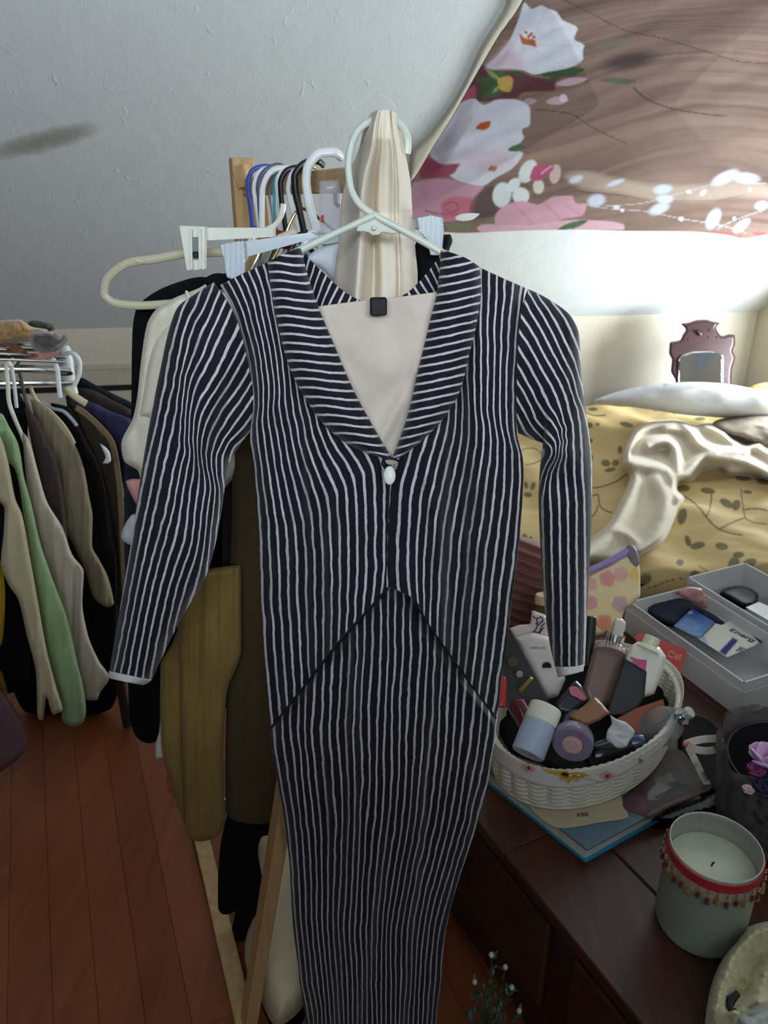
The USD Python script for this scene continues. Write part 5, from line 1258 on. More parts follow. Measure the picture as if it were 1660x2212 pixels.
rows_o, rows_i = [], []
for h in np.linspace(0, 1, NH):
    spoke = 0.04 * (np.abs(np.sin(tt * 14 + 0.6 * h)) ** 0.7 - 0.5)
    weave = 0.0035 * np.sin(h * 2 * np.pi * 9 + (np.floor(tt * 14 / np.pi) % 2) * np.pi * 0.0)
    k = 0.955 + 0.035 * h + spoke * np.clip(4 * h * (1.2 - h), 0, 1) + weave
    rows_o.append(rimp(tt, 1, 0) * [0, 0, 0] + np.concatenate([(bc + (np.cos(tt)[:, None] * bA + np.sin(tt)[:, None] * bB) * k[:, None]), np.full((NTH, 1), zb0 + (ZR - zb0) * h)], 1))
    rows_i.append(np.concatenate([(bc + (np.cos(tt)[:, None] * bA + np.sin(tt)[:, None] * bB) * (k - 0.035)[:, None]), np.full((NTH, 1), max(zb0 + 0.004, zb0 + (ZR - zb0) * h))], 1))
rings = np.array([np.repeat([[*bc, zb0]], NTH, 0)] + rows_o + rows_i[::-1] + [np.repeat([[*bc, zb0 + 0.004]], NTH, 0)])
m_, n_ = rings.shape[:2]
i_ = np.arange(m_ - 1)[:, None] * n_
j_ = np.arange(n_)[None]
q_ = np.stack([i_ + j_, i_ + (j_ + 1) % n_, i_ + n_ + (j_ + 1) % n_, i_ + n_ + j_], -1).reshape(-1, 4)
M_WICK = plain("white_wicker", (222, 216, 200), 0.6, 0.3)
bas = thing("wicker_basket", "white wicker basket with a floral ribbon, full of cosmetics", "basket")
add("basket_wall", (rings.reshape(-1, 3), np.vstack([q_[:, [0, 1, 2]], q_[:, [0, 2, 3]]])), M_WICK, bas, smooth=True)
rope_t = np.linspace(0, 2 * np.pi, 260)
rim = rimp(rope_t, 0.985, ZR + 0.002)
add("rim", tube(rim, 0.0062 + 0.0010 * np.sin(np.arange(260) * 1.9), 10, 0), M_WICK, bas)


def band_paint(x, y):
    p = Paint(x, y, np.array(S(228, 224, 220)))
    z = lambda a, b: (1080 + a / 6.385, 1460 + b / 6.385)
    e = lambda a, b: (1300 + a / 5.93, 1500 + b / 5.93)
    for c, r in ((z(330, 1020), 20), (z(400, 1270), 15), (z(1490, 1385), 16)):
        p.ell(*c, r, r * 0.62, 15, (222, 140, 138), 0.9, 0.8), p.ell(*c, r * 0.26, r * 0.22, 0, (60, 36, 30), 1, 0.4)
    c = z(905, 1360)
    for a in ((z(690, 1110), 7), (z(940, 1170), 8), (z(560, 1270), 7), (z(820, 1430), 7), (z(1110, 1440), 7), (z(1260, 1370), 6), (z(960, 1480), 6)):
        p.leaf(*c, *a[0], a[1], (206, 168, 66))
    p.ell(*c, 10, 5, 10, (62, 42, 30), 1, 0.4)
    p.line([z(1000, 1380), z(1200, 1420), z(1420, 1475)], 1.0, (96, 84, 70), 0.8)
    p.poly([e(470, 810), e(540, 860), e(575, 910), e(550, 960), e(555, 1000), e(450, 1030), e(450, 980), e(490, 930)], (62, 108, 70), 1, 2)
    for c, r in ((e(885, 765), 6), (e(320, 1065), 9), (e(760, 820), 5), (e(1000, 580), 6), (e(300, 1080), 8)):
        p.ell(*c, r, r * 0.7, -20, (218, 160, 156), 0.8, 0.8)
    return p.c


bt_ = np.linspace(0, 2 * np.pi, 420)
Fo, Bo = [], []
for h in np.linspace(0, 1, 14):
    kk = 0.998 + 0.018 * h + 0.004 * np.sin(bt_ * 9)
    zz = 0.548 + 0.038 * h + 0.003 * np.sin(bt_ * 5)
    Fo.append(np.concatenate([(bc + (np.cos(bt_)[:, None] * bA + np.sin(bt_)[:, None] * bB) * (kk + 0.012)[:, None]), zz[:, None]], 1))
    Bo.append(np.concatenate([(bc + (np.cos(bt_)[:, None] * bA + np.sin(bt_)[:, None] * bB) * (kk + 0.005)[:, None]), zz[:, None]], 1))
v, f = closed_sheet(np.array(Fo), np.array(Bo))
add("ribbon_band", (v, f), M_PRINT, bas, smooth=True, col=band_paint(*project(v)))
kx = Wz(1484, 1606, 0.56)
bowp = W(np.array([1484, 1500, 1530, 1552, 1559, 1550, 1530, 1505, 1486]), np.array([1607, 1601, 1596, 1596, 1607, 1618, 1622, 1619, 1611]), np.linspace(kx[1], kx[1] - 0.012, 9))


def bow_paint(x, y):
    p = Paint(x, y, np.array(S(222, 214, 200)))
    p.ell(1489, 1609, 9, 7, 0, (222, 150, 130), 0.9, 0.8), p.ell(1548, 1612, 7, 5, 0, (70, 76, 66), 1, 0.5), p.ell(1512, 1619, 3, 4, 0, (60, 66, 56), 1, 0.5)
    p.ell(1494, 1628, 7, 7, 0, (218, 170, 160), 0.8, 0.8), p.ell(1504, 1653, 5, 6, 0, (206, 140, 74), 1, 0.5), p.poly([(1510, 1672), (1522, 1664), (1534, 1684), (1524, 1692)], (64, 96, 76), 1, 2, False)
    return p.c


for nm_, pth, wd in (("bow_loop", curve(bowp, 50), 0.013), ("ribbon_tail", curve(W(np.array([1488, 1498, 1508, 1517, 1524, 1530]), np.array([1615, 1634, 1654, 1672, 1684, 1696]), kx[1] - 0.004 * np.arange(6)), 40), 0.0125)):
    v, f = ribbon(pth, wd, 0.0012, (0.25, 0.35, 0.9) if nm_ == "bow_loop" else (0.9, 0.3, 0.4))
    add(nm_, (v, f), M_PRINT, bas, smooth=40 if False else True, col=bow_paint(*project(v)))
add("knot", cbox((0.012, 0.010, 0.012), kx, 0.004), M_PRINT, bas, smooth=False, col=np.tile(S(216, 160, 146), (24, 1)))

# ---- what is in the basket
def polycard(name, label, cat, pts, D, mat, th=0.004, bulge=0.0, sp=4, smooth_outline=False, parent=None, part="body", R=8):
    d = D if callable(D) else (lambda x, y: D)
    me = outline(pts, sp, lambda x, y, e: W(x, y, d(x, y) - bulge * dome_profile(e, R)), lambda x, y, e: W(x, y, d(x, y) + th), smooth_outline)
    me["smooth"] = True if bulge else 30
    if parent:
        return add(part, me, mat, parent)
    if label is None:
        return add(name, me, mat)
    g = thing(name, label, cat)
    add(part, me, mat, g)
    return g


def disc(px, py, r, D, sx=1.0, sy=1.0):
    th_ = np.arange(20) / 20 * 2 * np.pi
    return outline(np.stack([px + r * sx * np.cos(th_), py + r * sy * np.sin(th_)], 1), 3, lambda x, y, e: W(x, y, D), lambda x, y, e: W(x, y, D + 0.001))


def turned(p0, p1, prof, k=32):
    """Turned along p0 -> p1: prof of (radius, fraction of the way)."""
    L = np.linalg.norm(np.asarray(p1) - p0)
    return lathe([(r, t * L) for r, t in prof], p0, np.asarray(p1) - p0, k)


M_MATTEB = plain("matte_black", (22, 21, 24), 0.5)
M_GOLD = plain("gold_foil", (176, 146, 78), 0.3, 0.5, 0.6)
M_SILV = plain("silver_collar", (190, 192, 196), 0.15, 0.5, 1.0)
M_IVW = plain("ivory_white_plastic", (228, 228, 214), 0.3, sss=0.1)
lean = lambda d0, k: (lambda x, y: d0 - k * (y - 1450))
polycard("dark_filler", "added near-black filler for the dark inside of the basket, front", "pouch", [(1250, 1690), (1180, 1655), (1105, 1625), (1078, 1570), (1110, 1480), (1200, 1430), (1320, 1430), (1420, 1470), (1450, 1540), (1410, 1620), (1330, 1650)], lambda x, y: 1.275 - 0.0012 * (y - 1500), plain("soft_black", (9, 9, 10), 0.8, 0.2), 0.006, 0.01, 8, True)  # filler sheet added to keep the inside of the basket dark

bx = polycard("black_box", "black makeup box with gold lettering, at the left of the basket", "box", [(1078, 1352), (1106, 1366), (1192, 1528), (1150, 1560), (1080, 1520)], lean(1.16, 0.0006), M_MATTEB, 0.02)
add("gold_lettering", letters("BLACKGOLD", 0.008, W(1122, 1494, 1.112), W(1150, 1466, 1.128) - W(1122, 1494, 1.112), W(1112, 1482, 1.12) - W(1122, 1494, 1.112), width=0.030) if False else hexa(W([1121, 1147, 1152, 1127], [1490, 1463, 1467, 1496], 1.118), (0, 0.002, 0)), M_GOLD, bx, smooth=False)
add("emblem", disc(1108, 1430, 11, 1.155), plain("dull_gold", (104, 92, 66), 0.4), bx)
add("emblem", disc(1123, 1456, 7.5, 1.14), plain("dull_silver", (168, 166, 164), 0.4), bx)
tb = polycard("white_cream_tube", "white squeezed cream tube with a black dot and handwriting, by the dress's cuff", "tube", [(1110, 1377), (1150, 1366), (1190, 1376), (1210, 1412), (1222, 1468), (1206, 1504), (1182, 1512), (1160, 1470), (1135, 1424)], lean(1.205, 0.0007), plain("tube_white", (206, 198, 194), 0.35), 0.02, 0.014, 5, False, R=18)
polycard("crimp", None, None, [(1101, 1357), (1122, 1350), (1146, 1348), (1150, 1318), (1178, 1328), (1200, 1380), (1170, 1374), (1111, 1379)], lean(1.225, 0.0007), plain("tube_crimp", (206, 190, 186), 0.4), 0.004, 0.004, 4, False, tb, "crimp")
for st in ([(1152, 1330), (1160, 1336), (1170, 1332), (1174, 1340), (1166, 1346)], [(1160, 1336), (1162, 1350), (1154, 1364), (1146, 1368)], [(1154, 1364), (1164, 1366), (1172, 1352), (1178, 1346)], [(1164, 1372), (1170, 1362), (1176, 1356)], [(1158, 1346), (1168, 1350)]):
    s_ = np.array(st, float)
    add("handwriting", tube(W(s_[:, 0], s_[:, 1], 1.255 - 0.0007 * (s_[:, 1] - 1350) * 0 - 0.0), 0.0012, 6, 14), M_BLACK, tb) if False else add("handwriting", tube(W(s_[:, 0], s_[:, 1], 1.225 - 0.0007 * (s_[:, 1] - 1450) - 0.006), 0.0011, 6, 14), M_BLACK, tb)
add("dot", disc(1182, 1440, 10, 1.196), M_MATTEB, tb)
w0 = W(1145, 1402, 1.218)
add("lettering", letters("AMBOUN", 0.0042, w0, W(1180, 1402, 1.218) - w0, W(1145, 1390, 1.226) - w0, width=0.030), plain("grey_ink", (110, 104, 104), 0.6), tb, smooth=False)
rdt = thing("red_tube", "small red tube at the left of the basket, beside the dress", "tube")
add("body", turned(W(1082, 1528, 1.10), W(1084, 1462, 1.14), [(0, 0), (0.009, 0.02), (0.010, 0.1), (0.010, 0.9), (0.007, 1), (0, 1)]), plain("red_plastic", (190, 50, 46), 0.3), rdt, smooth=50)
mar = thing("maroon_bottle", "maroon translucent bottle behind the white-capped bottle", "bottle")
add("body", turned(W(1150, 1580, 1.09), W(1110, 1510, 1.13), [(0, 0), (0.016, 0.02), (0.018, 0.1), (0.018, 0.85), (0.010, 0.97), (0, 1)]), plain("maroon_glass", (104, 40, 54), 0.12, 0.6), mar, smooth=50)

fb_ = thing("foundation_bottle", "brown-pink square foundation bottle with a silver collar and white pump", "bottle")
polycard("x", None, None, [(1283, 1394), (1318, 1398), (1358, 1416), (1350, 1470), (1338, 1530), (1270, 1524), (1258, 1490), (1272, 1440)], lean(1.27, 0.0006), plain("taupe_fluid", (128, 102, 92), 0.25, 0.5), 0.035, 0.012, 5, False, fb_, "body", 14)
add("shoulder", turned(W(1318, 1412, 1.285), W(1322, 1392, 1.30), [(0, 0), (0.034, 0), (0.030, 0.6), (0.022, 1), (0, 1)]), plain("pale_pink_glass", (178, 152, 148), 0.15), fb_, smooth=40)
add("collar", turned(W(1322, 1402, 1.29), W(1330, 1368, 1.31), [(0, 0), (0.019, 0), (0.020, 0.1), (0.020, 0.95), (0.018, 1), (0, 1)]), M_SILV, fb_, smooth=40)
for k_ in range(5):
    add("rib", tube(W([1309 + 7 * k_, 1313 + 7 * k_], [1398 + k_, 1372 + k_], 1.272), 0.0007, 6, 4), M_MATTEB, fb_)
polycard("x", None, None, [(1326, 1342), (1332, 1335), (1345, 1336), (1353, 1345), (1351, 1362), (1346, 1370), (1353, 1378), (1346, 1381), (1330, 1377), (1318, 1370), (1322, 1364)], 1.30, M_IVW, 0.02, 0.01, 3, False, fb_, "pump", 8)
bs = thing("black_tube", "tall black tube behind the dress's right cuff", "tube")
add("body", turned(W(1270, 1440, 1.30), W(1277, 1332, 1.36), [(0, 0), (0.011, 0), (0.012, 0.05), (0.012, 0.98), (0.010, 1), (0, 1)]), M_MATTEB, bs, smooth=40)
cm = polycard("coral_card", "coral red card with a rounded corner, standing at the back of the basket", "card", [(1372, 1375), (1385, 1366), (1420, 1378), (1476, 1400), (1485, 1407), (1482, 1418), (1462, 1476), (1440, 1462), (1390, 1420)], lean(1.38, 0.0005), plain("coral_card_print", (196, 74, 68), 0.4), 0.003)
w0 = W(1441, 1418, 1.388)
add("lettering", letters("Cat", 0.014, w0, W(1462, 1424, 1.385) - w0, W(1446, 1402, 1.396) - w0), plain("pale_pink_ink", (230, 170, 160), 0.6), cm, smooth=False)
pb_ = thing("pump_bottle", "white lotion bottle with a dark label and pink tab, leaning in the basket", "bottle")
polycard("x", None, None, [(1350, 1424), (1362, 1396), (1378, 1386), (1400, 1388), (1426, 1398), (1440, 1418), (1434, 1446), (1414, 1500), (1394, 1506), (1340, 1545), (1322, 1520)], lean(1.245, 0.0006), M_IVW, 0.03, 0.014, 4, False, pb_, "body", 16)
polycard("x", None, None, [(1350, 1422), (1398, 1450), (1393, 1506), (1372, 1548), (1310, 1546), (1320, 1510)], lean(1.231, 0.0006), plain("charcoal_label", (38, 40, 44), 0.5), 0.004, 0.002, 4, False, pb_, "label", 6)
polycard("x", None, None, [(1362, 1418), (1380, 1424), (1398, 1426), (1396, 1449), (1380, 1441), (1368, 1430)], lean(1.229, 0.0006), plain("magenta_tab", (198, 84, 130), 0.5), 0.003, 0.0, 3, False, pb_, "tab")
add("cap", turned(W(1399, 1404, 1.262), W(1411, 1376, 1.275), [(0, 0), (0.022, 0), (0.022, 0.1), (0.0155, 0.35), (0.0155, 0.95), (0.014, 1), (0, 1)]), plain("cream_cap", (222, 222, 190), 0.35), pb_, smooth=40)

wb = thing("white_bottle", "round white-capped bottle with a pale blue body at the basket's front left", "bottle")
p1, p0 = W(1181, 1526, 1.060), W(1140, 1630, 1.000)
add("body", turned(p0, p1, [(0, 0), (0.026, 0), (0.028, 0.04), (0.028, 0.62), (0, 0.62)]), plain("pale_blue_label", (170, 184, 206), 0.35), wb, smooth=40)
add("cap", turned(p0, p1, [(0, 0.60), (0.0245, 0.60), (0.0245, 0.64), (0.0275, 0.66), (0.0280, 0.70), (0.0280, 0.96), (0.0262, 0.995), (0.024, 1.0), (0, 1.0)]), M_IVW, wb, smooth=40)
pj = thing("lilac_jar", "squat smoky lilac jar lying with its pink base to the viewer", "jar")
q0, q1 = W(1237, 1610, 1.000), W(1246, 1555, 1.075)
add("body", turned(q0, q1, [(0, 0.04), (0.016, 0.04), (0.018, 0.0), (0.030, 0.0), (0.0335, 0.05), (0.0335, 0.28), (0.027, 0.40), (0.022, 0.48), (0.022, 0.98), (0, 1.0)]), plain("smoky_lilac", (126, 116, 140), 0.2, 0.6), pj, smooth=40)
add("base_window", turned(q0, q1, [(0, -0.015), (0.010, -0.01), (0.0165, 0.005), (0.0175, 0.05), (0, 0.06)]), plain("pink_powder", (206, 168, 164), 0.12, 0.6), pj, smooth=50)
add("ring", turned(q0, q1, [(0.0105, -0.014), (0.0112, -0.024), (0.0120, -0.014), (0.0112, -0.008), (0.0105, -0.014)]), plain("pale_pink_gloss", (222, 188, 184), 0.1, 0.7), pj, smooth=50)
dk = thing("black_roll_on", "glossy black roll-on bottle with a steel-blue cap, under torn white paper", "bottle")
add("body", turned(W(1268, 1640, 1.06), W(1362, 1606, 1.09), [(0, 0), (0.014, 0.02), (0.022, 0.12), (0.024, 0.3), (0.024, 0.9), (0.017, 1.0), (0, 1)]), plain("gloss_black", (14, 14, 17), 0.12, 0.6), dk, smooth=50)
add("cap", turned(W(1360, 1607, 1.085), W(1396, 1600, 1.085), [(0, 0), (0.0165, 0), (0.0170, 0.1), (0.0165, 0.6), (0.0120, 0.88), (0.006, 0.98), (0, 1)]), plain("steel_blue_cap", (74, 88, 114), 0.15, 0.6, 0.6), dk, smooth=50)
add("torn_paper", body([(1318, 1544), (1322, 1562), (1312, 1580), (1310, 1594), (1322, 1606), (1337, 1616), (1352, 1613), (1362, 1598), (1372, 1581), (1362, 1568), (1350, 1559), (1334, 1554)], 3, lambda x, y: 1.058 + 0.01 * fb(x, y, 24, 20, 3), 0.003, 8, 0.001, 0.010, (14, 10), 6), plain("torn_white_paper", (222, 226, 232), 0.7), label="torn piece of white paper lying on the black roll-on bottle", cat="paper")
pf = thing("perfume_bottle", "clear glass perfume bottle with a chrome spray neck lying across the basket's right rim", "bottle")
g0, g1 = W(1350, 1606, 1.17), W(1476, 1546, 1.12)
M_CLEAR = glassy("clear_glass", (222, 224, 226), 0.78, 0.05)
add("body", turned(g0, g1, [(0, 0), (0.030, 0.0), (0.035, 0.06), (0.035, 0.66), (0.033, 0.76), (0.026, 0.86), (0.014, 0.92), (0.013, 0.97), (0, 0.97)], 40), M_CLEAR, pf, smooth=50)
add("liquid", turned(g0, g1, [(0, 0.05), (0.029, 0.05), (0.0325, 0.1), (0.0325, 0.60), (0, 0.55)], 32), plain("amber_liquid", (104, 78, 62), 0.2), pf, smooth=50)
a_ = (g1 - g0) / np.linalg.norm(g1 - g0)
add("neck", lathe([(0, 0), (0.0165, 0), (0.0175, 0.003), (0.0165, 0.007), (0.008, 0.008), (0.008, 0.016), (0, 0.016)], g1 - a_ * 0.008, a_, 28), M_SILV, pf, smooth=40)
add("spray_head", lathe([(0, 0), (0.0105, 0), (0.0112, 0.002), (0.0112, 0.010), (0.0098, 0.0125), (0, 0.013)], g1 + a_ * 0.006, a_, 28), plain("bright_chrome", (226, 230, 224), 0.12, 0.5, 0.7), pf, smooth=40)
cp = polycard("makeup_compact", "navy makeup compact with a drop-shaped pink window", "compact", [(1244, 1468), (1258, 1482), (1272, 1512), (1256, 1524), (1234, 1544), (1208, 1536), (1200, 1520), (1222, 1494)], lean(1.13, 0.0006), plain("navy_plastic", (44, 46, 60), 0.25, 0.5), 0.014, 0.004, 4)
polycard("x", None, None, [(1230, 1486), (1238, 1482), (1248, 1484), (1258, 1496), (1268, 1510), (1260, 1513), (1246, 1506), (1234, 1500)], lean(1.122, 0.0006), plain("pink_window", (190, 104, 116), 0.4), 0.004, 0.0, 3, True, cp, "window")
polycard("brown_purse", "tan brown leather purse corner in the middle of the basket", "purse", [(1285, 1504), (1302, 1520), (1318, 1540), (1296, 1556), (1268, 1568), (1240, 1556), (1228, 1548), (1262, 1524)], lean(1.10, 0.0006), plain("tan_leather", (150, 104, 70), 0.5, bump=0.3), 0.02, 0.006, 4)
polycard("rust_box", "rust-coloured box end behind the perfume bottle", "box", [(1326, 1556), (1380, 1528), (1434, 1510), (1440, 1550), (1370, 1590), (1340, 1584)], lean(1.21, 0.0006), plain("rust_card", (150, 78, 50), 0.5), 0.02)
gt = thing("green_jar", "olive green jar with a cream lid standing behind the basket, by the dress's sleeve", "jar")
add("body", turned(np.array([*W(1182, 1300, 1.47)[:2], ZT + 0.0005]), W(1182, 1300, 1.47), [(0, 0), (0.024, 0), (0.025, 0.05), (0.025, 1), (0, 1)]), plain("olive_plastic", (104, 94, 48), 0.4), gt, smooth=40)
add("lid", turned(W(1182, 1302, 1.47), W(1182, 1284, 1.475), [(0, 0), (0.027, 0), (0.027, 0.6), (0.024, 1), (0, 1)]), plain("cream_lid", (222, 186, 152), 0.4), gt, smooth=40)


# ---- cushion, zip pouch, boxes
add("pleated_cushion", body([(1060, 1160), (1100, 1156), (1150, 1164), (1200, 1184), (1236, 1230), (1252, 1300), (1250, 1370), (1200, 1400), (1120, 1400), (1070, 1380), (1050, 1280)], 3.2, 1.66, 0.07, 60, 0.06, folds=lambda x, y: 0.006 * np.sin((y - 0.36 * x - 20 * fb(x, y, 80, 60, 3) + 0.0016 * (y - 1200) ** 2 * 0.4) / 3.6)), cloth("maroon_brown_satin", (128, 82, 74), 0.06, 30, 0.2, 0.6, 0.2), label="reddish-brown pleated cushion between the dress and its right sleeve", cat="cushion")


def pouch_paint(x, y):
    p = Paint(x, y, np.array(S(224, 204, 158)))
    for cx, cy, r, c in ((1313, 1250, 15, (218, 148, 142)), (1342, 1240, 14, (222, 164, 160)), (1276, 1262, 13, (222, 164, 162)), (1276, 1302, 14, (214, 150, 156)), (1340, 1304, 15, (190, 158, 164)), (1306, 1345, 15, (214, 140, 112)), (1372, 1240, 12, (224, 196, 110)), (1250, 1330, 14, (216, 150, 140))):
        for k in range(5):
            a = k * 1.2566 + cx
            p.ell(cx + r * 0.62 * math.cos(a), cy + r * 0.62 * math.sin(a), r * 0.6, r * 0.6, 0, c, 0.9, 0.2)
    p.ell(1318, 1222, 10, 8, 0, (224, 180, 178), 0.7)
    return p.c


zp = thing("zip_pouch", "yellow zip pouch with pink flowers and a lilac zip", "pouch")
pd = lambda x, y: 1.62 - 0.0009 * (y - 1250)
add("body", body([(1240, 1256), (1270, 1242), (1310, 1222), (1352, 1196), (1372, 1206), (1382, 1222), (1384, 1255), (1384, 1284), (1366, 1306), (1350, 1320), (1338, 1350), (1300, 1372), (1240, 1380)], 2.6, pd, 0.016, 14, 0.01, 0.01, (40, 40), 5, paint=pouch_paint), M_PRINT, zp)
add("zip", body([(1240, 1246), (1270, 1228), (1310, 1208), (1352, 1184), (1362, 1178), (1368, 1186), (1358, 1200), (1312, 1224), (1270, 1242), (1240, 1258)], 3, lambda x, y: pd(x, y) - 0.012, 0.006, 6), plain("lilac_zip", (150, 132, 186), 0.5), zp)
add("zip_end", body([(1354, 1182), (1362, 1176), (1368, 1178), (1382, 1216), (1376, 1224), (1368, 1220)], 2.5, lambda x, y: pd(x, y) - 0.014, 0.004, 4), plain("grey_lilac_tab", (116, 104, 120), 0.5), zp)

M_BOX = plain("grey_board", (194, 192, 192), 0.7, 0.2, vary=0.03)


def tray(name, label, corners, z0, z1, th=0.004, floor_z=None):
    """Open box: corners in plan n, l, b, r."""
    g = thing(name, label, "box")
    c = [np.array(q_, float) for q_ in corners]
    mid = sum(c) / 4
    for i in range(4):
        a, b = c[i], c[(i + 1) % 4]
        t_ = (b - a) / np.linalg.norm(b - a)
        nn = np.array([-t_[1], t_[0]])
        nn = nn if nn @ (mid - a) > 0 else -nn
        add("side", hexa([np.array([*a, z0]), np.array([*b, z0]), np.array([*b, z1]), np.array([*a, z1])], np.array([*(nn * th), 0])), M_BOX, g, smooth=False)
    add("base", hexa([np.array([*q_, z0]) for q_ in c], (0, 0, 0.004)), M_BOX, g, smooth=False)
    return g, c


n_, l_, b_, r_ = np.array([0.746, 1.30]), np.array([0.604, 1.627]), np.array([0.787, 1.706]), np.array([0.929, 1.379])
bxA, _ = tray("storage_box", "grey cardboard box of cards and a navy cloth, nearest the candle", (n_, l_, b_, r_), ZT + 0.001, ZT + 0.084)
ex = lambda p_, k: p_ + (p_ - (n_ + l_ + b_ + r_) / 4) / np.linalg.norm(p_ - (n_ + l_ + b_ + r_) / 4) * k
pa = [ex(q_, 0.006) for q_ in (n_, l_, b_, r_)]
for i in (0, 3):
    a, b = pa[i], pa[(i + 1) % 4]
    t_ = (b - a) / np.linalg.norm(b - a)
    nn = np.array([-t_[1], t_[0]])
    nn = nn if nn @ ((n_ + b_) / 2 - a) > 0 else -nn
    add("outer_sleeve", hexa([np.array([*a, ZT + 0.001]), np.array([*b, ZT + 0.001]), np.array([*b, ZT + 0.062]), np.array([*a, ZT + 0.062])], np.array([*(nn * 0.003), 0])), M_BOX, bxA, smooth=False)
sh = (b_ - l_) / np.linalg.norm(b_ - l_) * 0.212
sh2 = (l_ - n_) / np.linalg.norm(l_ - n_) * 0.03
bxB, _ = tray("storage_box", "second grey cardboard box, behind and right of the first", (n_ + sh + sh2, l_ + sh + sh2, b_ + sh + sh2, r_ + sh + sh2), ZT + 0.001, ZT + 0.092)
zc = ZT + 0.045
add("navy_cloth", slab([(1398, 1314), (1426, 1286), (1442, 1278), (1462, 1282), (1500, 1306), (1560, 1338), (1568, 1346), (1560, 1352), (1530, 1340), (1496, 1320), (1460, 1350)], 4, zc, 0.016, 10, 0.0, 0.008, (20, 14), 2), cloth("navy_wool", (34, 36, 52), 0.15), label="folded navy cloth in the first grey box", cat="cloth")


def flat(name, label, cat, pts, z, mat, th=0.0012, paint=None, parent=None, sp=4):
    me = outline(pts, sp, lambda x, y, e: Wz(x, y, z + th), lambda x, y, e: Wz(x, y, z), False, paint)
    me["smooth"] = False if paint is None else True
    if parent:
        return add(name, me, mat, parent)
    return add(name, me, mat, label=label, cat=cat)


def blue_paint(x, y):
    k = np.clip((y - 1310 - 0.25 * (x - 1480)) / 70, 0, 1)[:, None]
    p = Paint(x, y, np.array(S(46, 74, 150)) * (1 - k) + np.array(S(130, 160, 196)) * k)
    p.ell(1492, 1323, 5, 4, 0, (170, 186, 206))
    for i in range(6):
        p.line([(1468 + 6 * i, 1352 + 2.5 * i), (1488 + 6 * i, 1334 + 3.5 * i)], 1.2, (150, 176, 214), 0.6)
    return p.c


blc = flat("blue_card", "blue printed information card lying on the navy cloth in the grey box", "card", [(1456, 1352), (1496, 1314), (1546, 1344), (1514, 1376), (1496, 1372)], ZT + 0.062, M_PRINT, 0.001, blue_paint, sp=3)


def wcard_paint(x, y):
    p = Paint(x, y, np.array(S(216, 212, 202)))
    p.ell(1514, 1384, 16, 12, 35, (150, 178, 204), 0.9, 0.3), p.ell(1508, 1382, 12, 9, 35, (196, 206, 212), 0.9, 0.4)
    p.poly([(1554, 1408), (1584, 1377), (1596, 1383), (1568, 1416)], (58, 62, 122), 1, 2, False)
    return p.c


wcd = flat("white_card", "white printed card with dark lettering in the first grey box", "card", [(1500, 1374), (1516, 1376), (1546, 1346), (1560, 1350), (1594, 1330), (1608, 1333), (1650, 1380), (1632, 1394), (1572, 1420), (1540, 1400)], ZT + 0.056, M_PRINT, 0.001, wcard_paint, sp=3)
ink = plain("dark_green_ink", (38, 46, 38), 0.6)
zw = ZT + 0.0572
add("lettering", letters("Energ", 0.015, Wz(1574, 1361, zw), Wz(1640, 1394, zw) - Wz(1574, 1361, zw), Wz(1592, 1346, zw) - Wz(1574, 1361, zw), 0.0005, True, 0.062), ink, wcd, smooth=False)
add("lettering", letters("Mc", 0.014, Wz(1600, 1396, zw), Wz(1580, 1416, zw) - Wz(1600, 1396, zw), Wz(1612, 1404, zw) - Wz(1600, 1396, zw), 0.0005, True), plain("grey_navy_ink", (92, 92, 112), 0.6), wcd, smooth=False)
flat("arrow_mark", None, None, [(1620, 1366), (1632, 1362), (1650, 1386), (1644, 1390)], zw, ink, 0.0006, None, wcd)
flat("white_slip", "white paper slip under the navy cloth in the first grey box", "paper", [(1528, 1316), (1534, 1308), (1592, 1336), (1572, 1348)], ZT + 0.05, plain("slip_paper", (210, 204, 192), 0.7))
add("pink_pouch", body([(1462, 1280), (1490, 1268), (1516, 1272), (1524, 1290), (1530, 1310), (1522, 1314), (1500, 1302), (1480, 1292)], 3, lambda x, y: 1.63, 0.014, 10, 0.01, 0.01, (14, 10), 7), plain("mottled_pink", (178, 128, 120), 0.5, vary=0.4, scale=60), label="mottled pink crumpled pouch at the back of the first grey box", cat="pouch")
add("black_case", slab([(1556, 1280), (1580, 1268), (1604, 1266), (1640, 1288), (1632, 1306), (1612, 1310), (1580, 1294)], 4, ZT + 0.05, 0.014, 8), M_MATTEB, label="black case in the second grey box", cat="case")
flat("white_booklet", "white booklet in the second grey box", "booklet", [(1612, 1312), (1640, 1300), (1700, 1326), (1690, 1356)], ZT + 0.066, plain("booklet_white", (220, 222, 222), 0.6), 0.004)
flat("navy_booklet", "navy booklet at the right edge in the second grey box", "booklet", [(1646, 1302), (1668, 1292), (1710, 1310), (1700, 1322)], ZT + 0.058, plain("booklet_navy", (44, 56, 84), 0.5), 0.004)

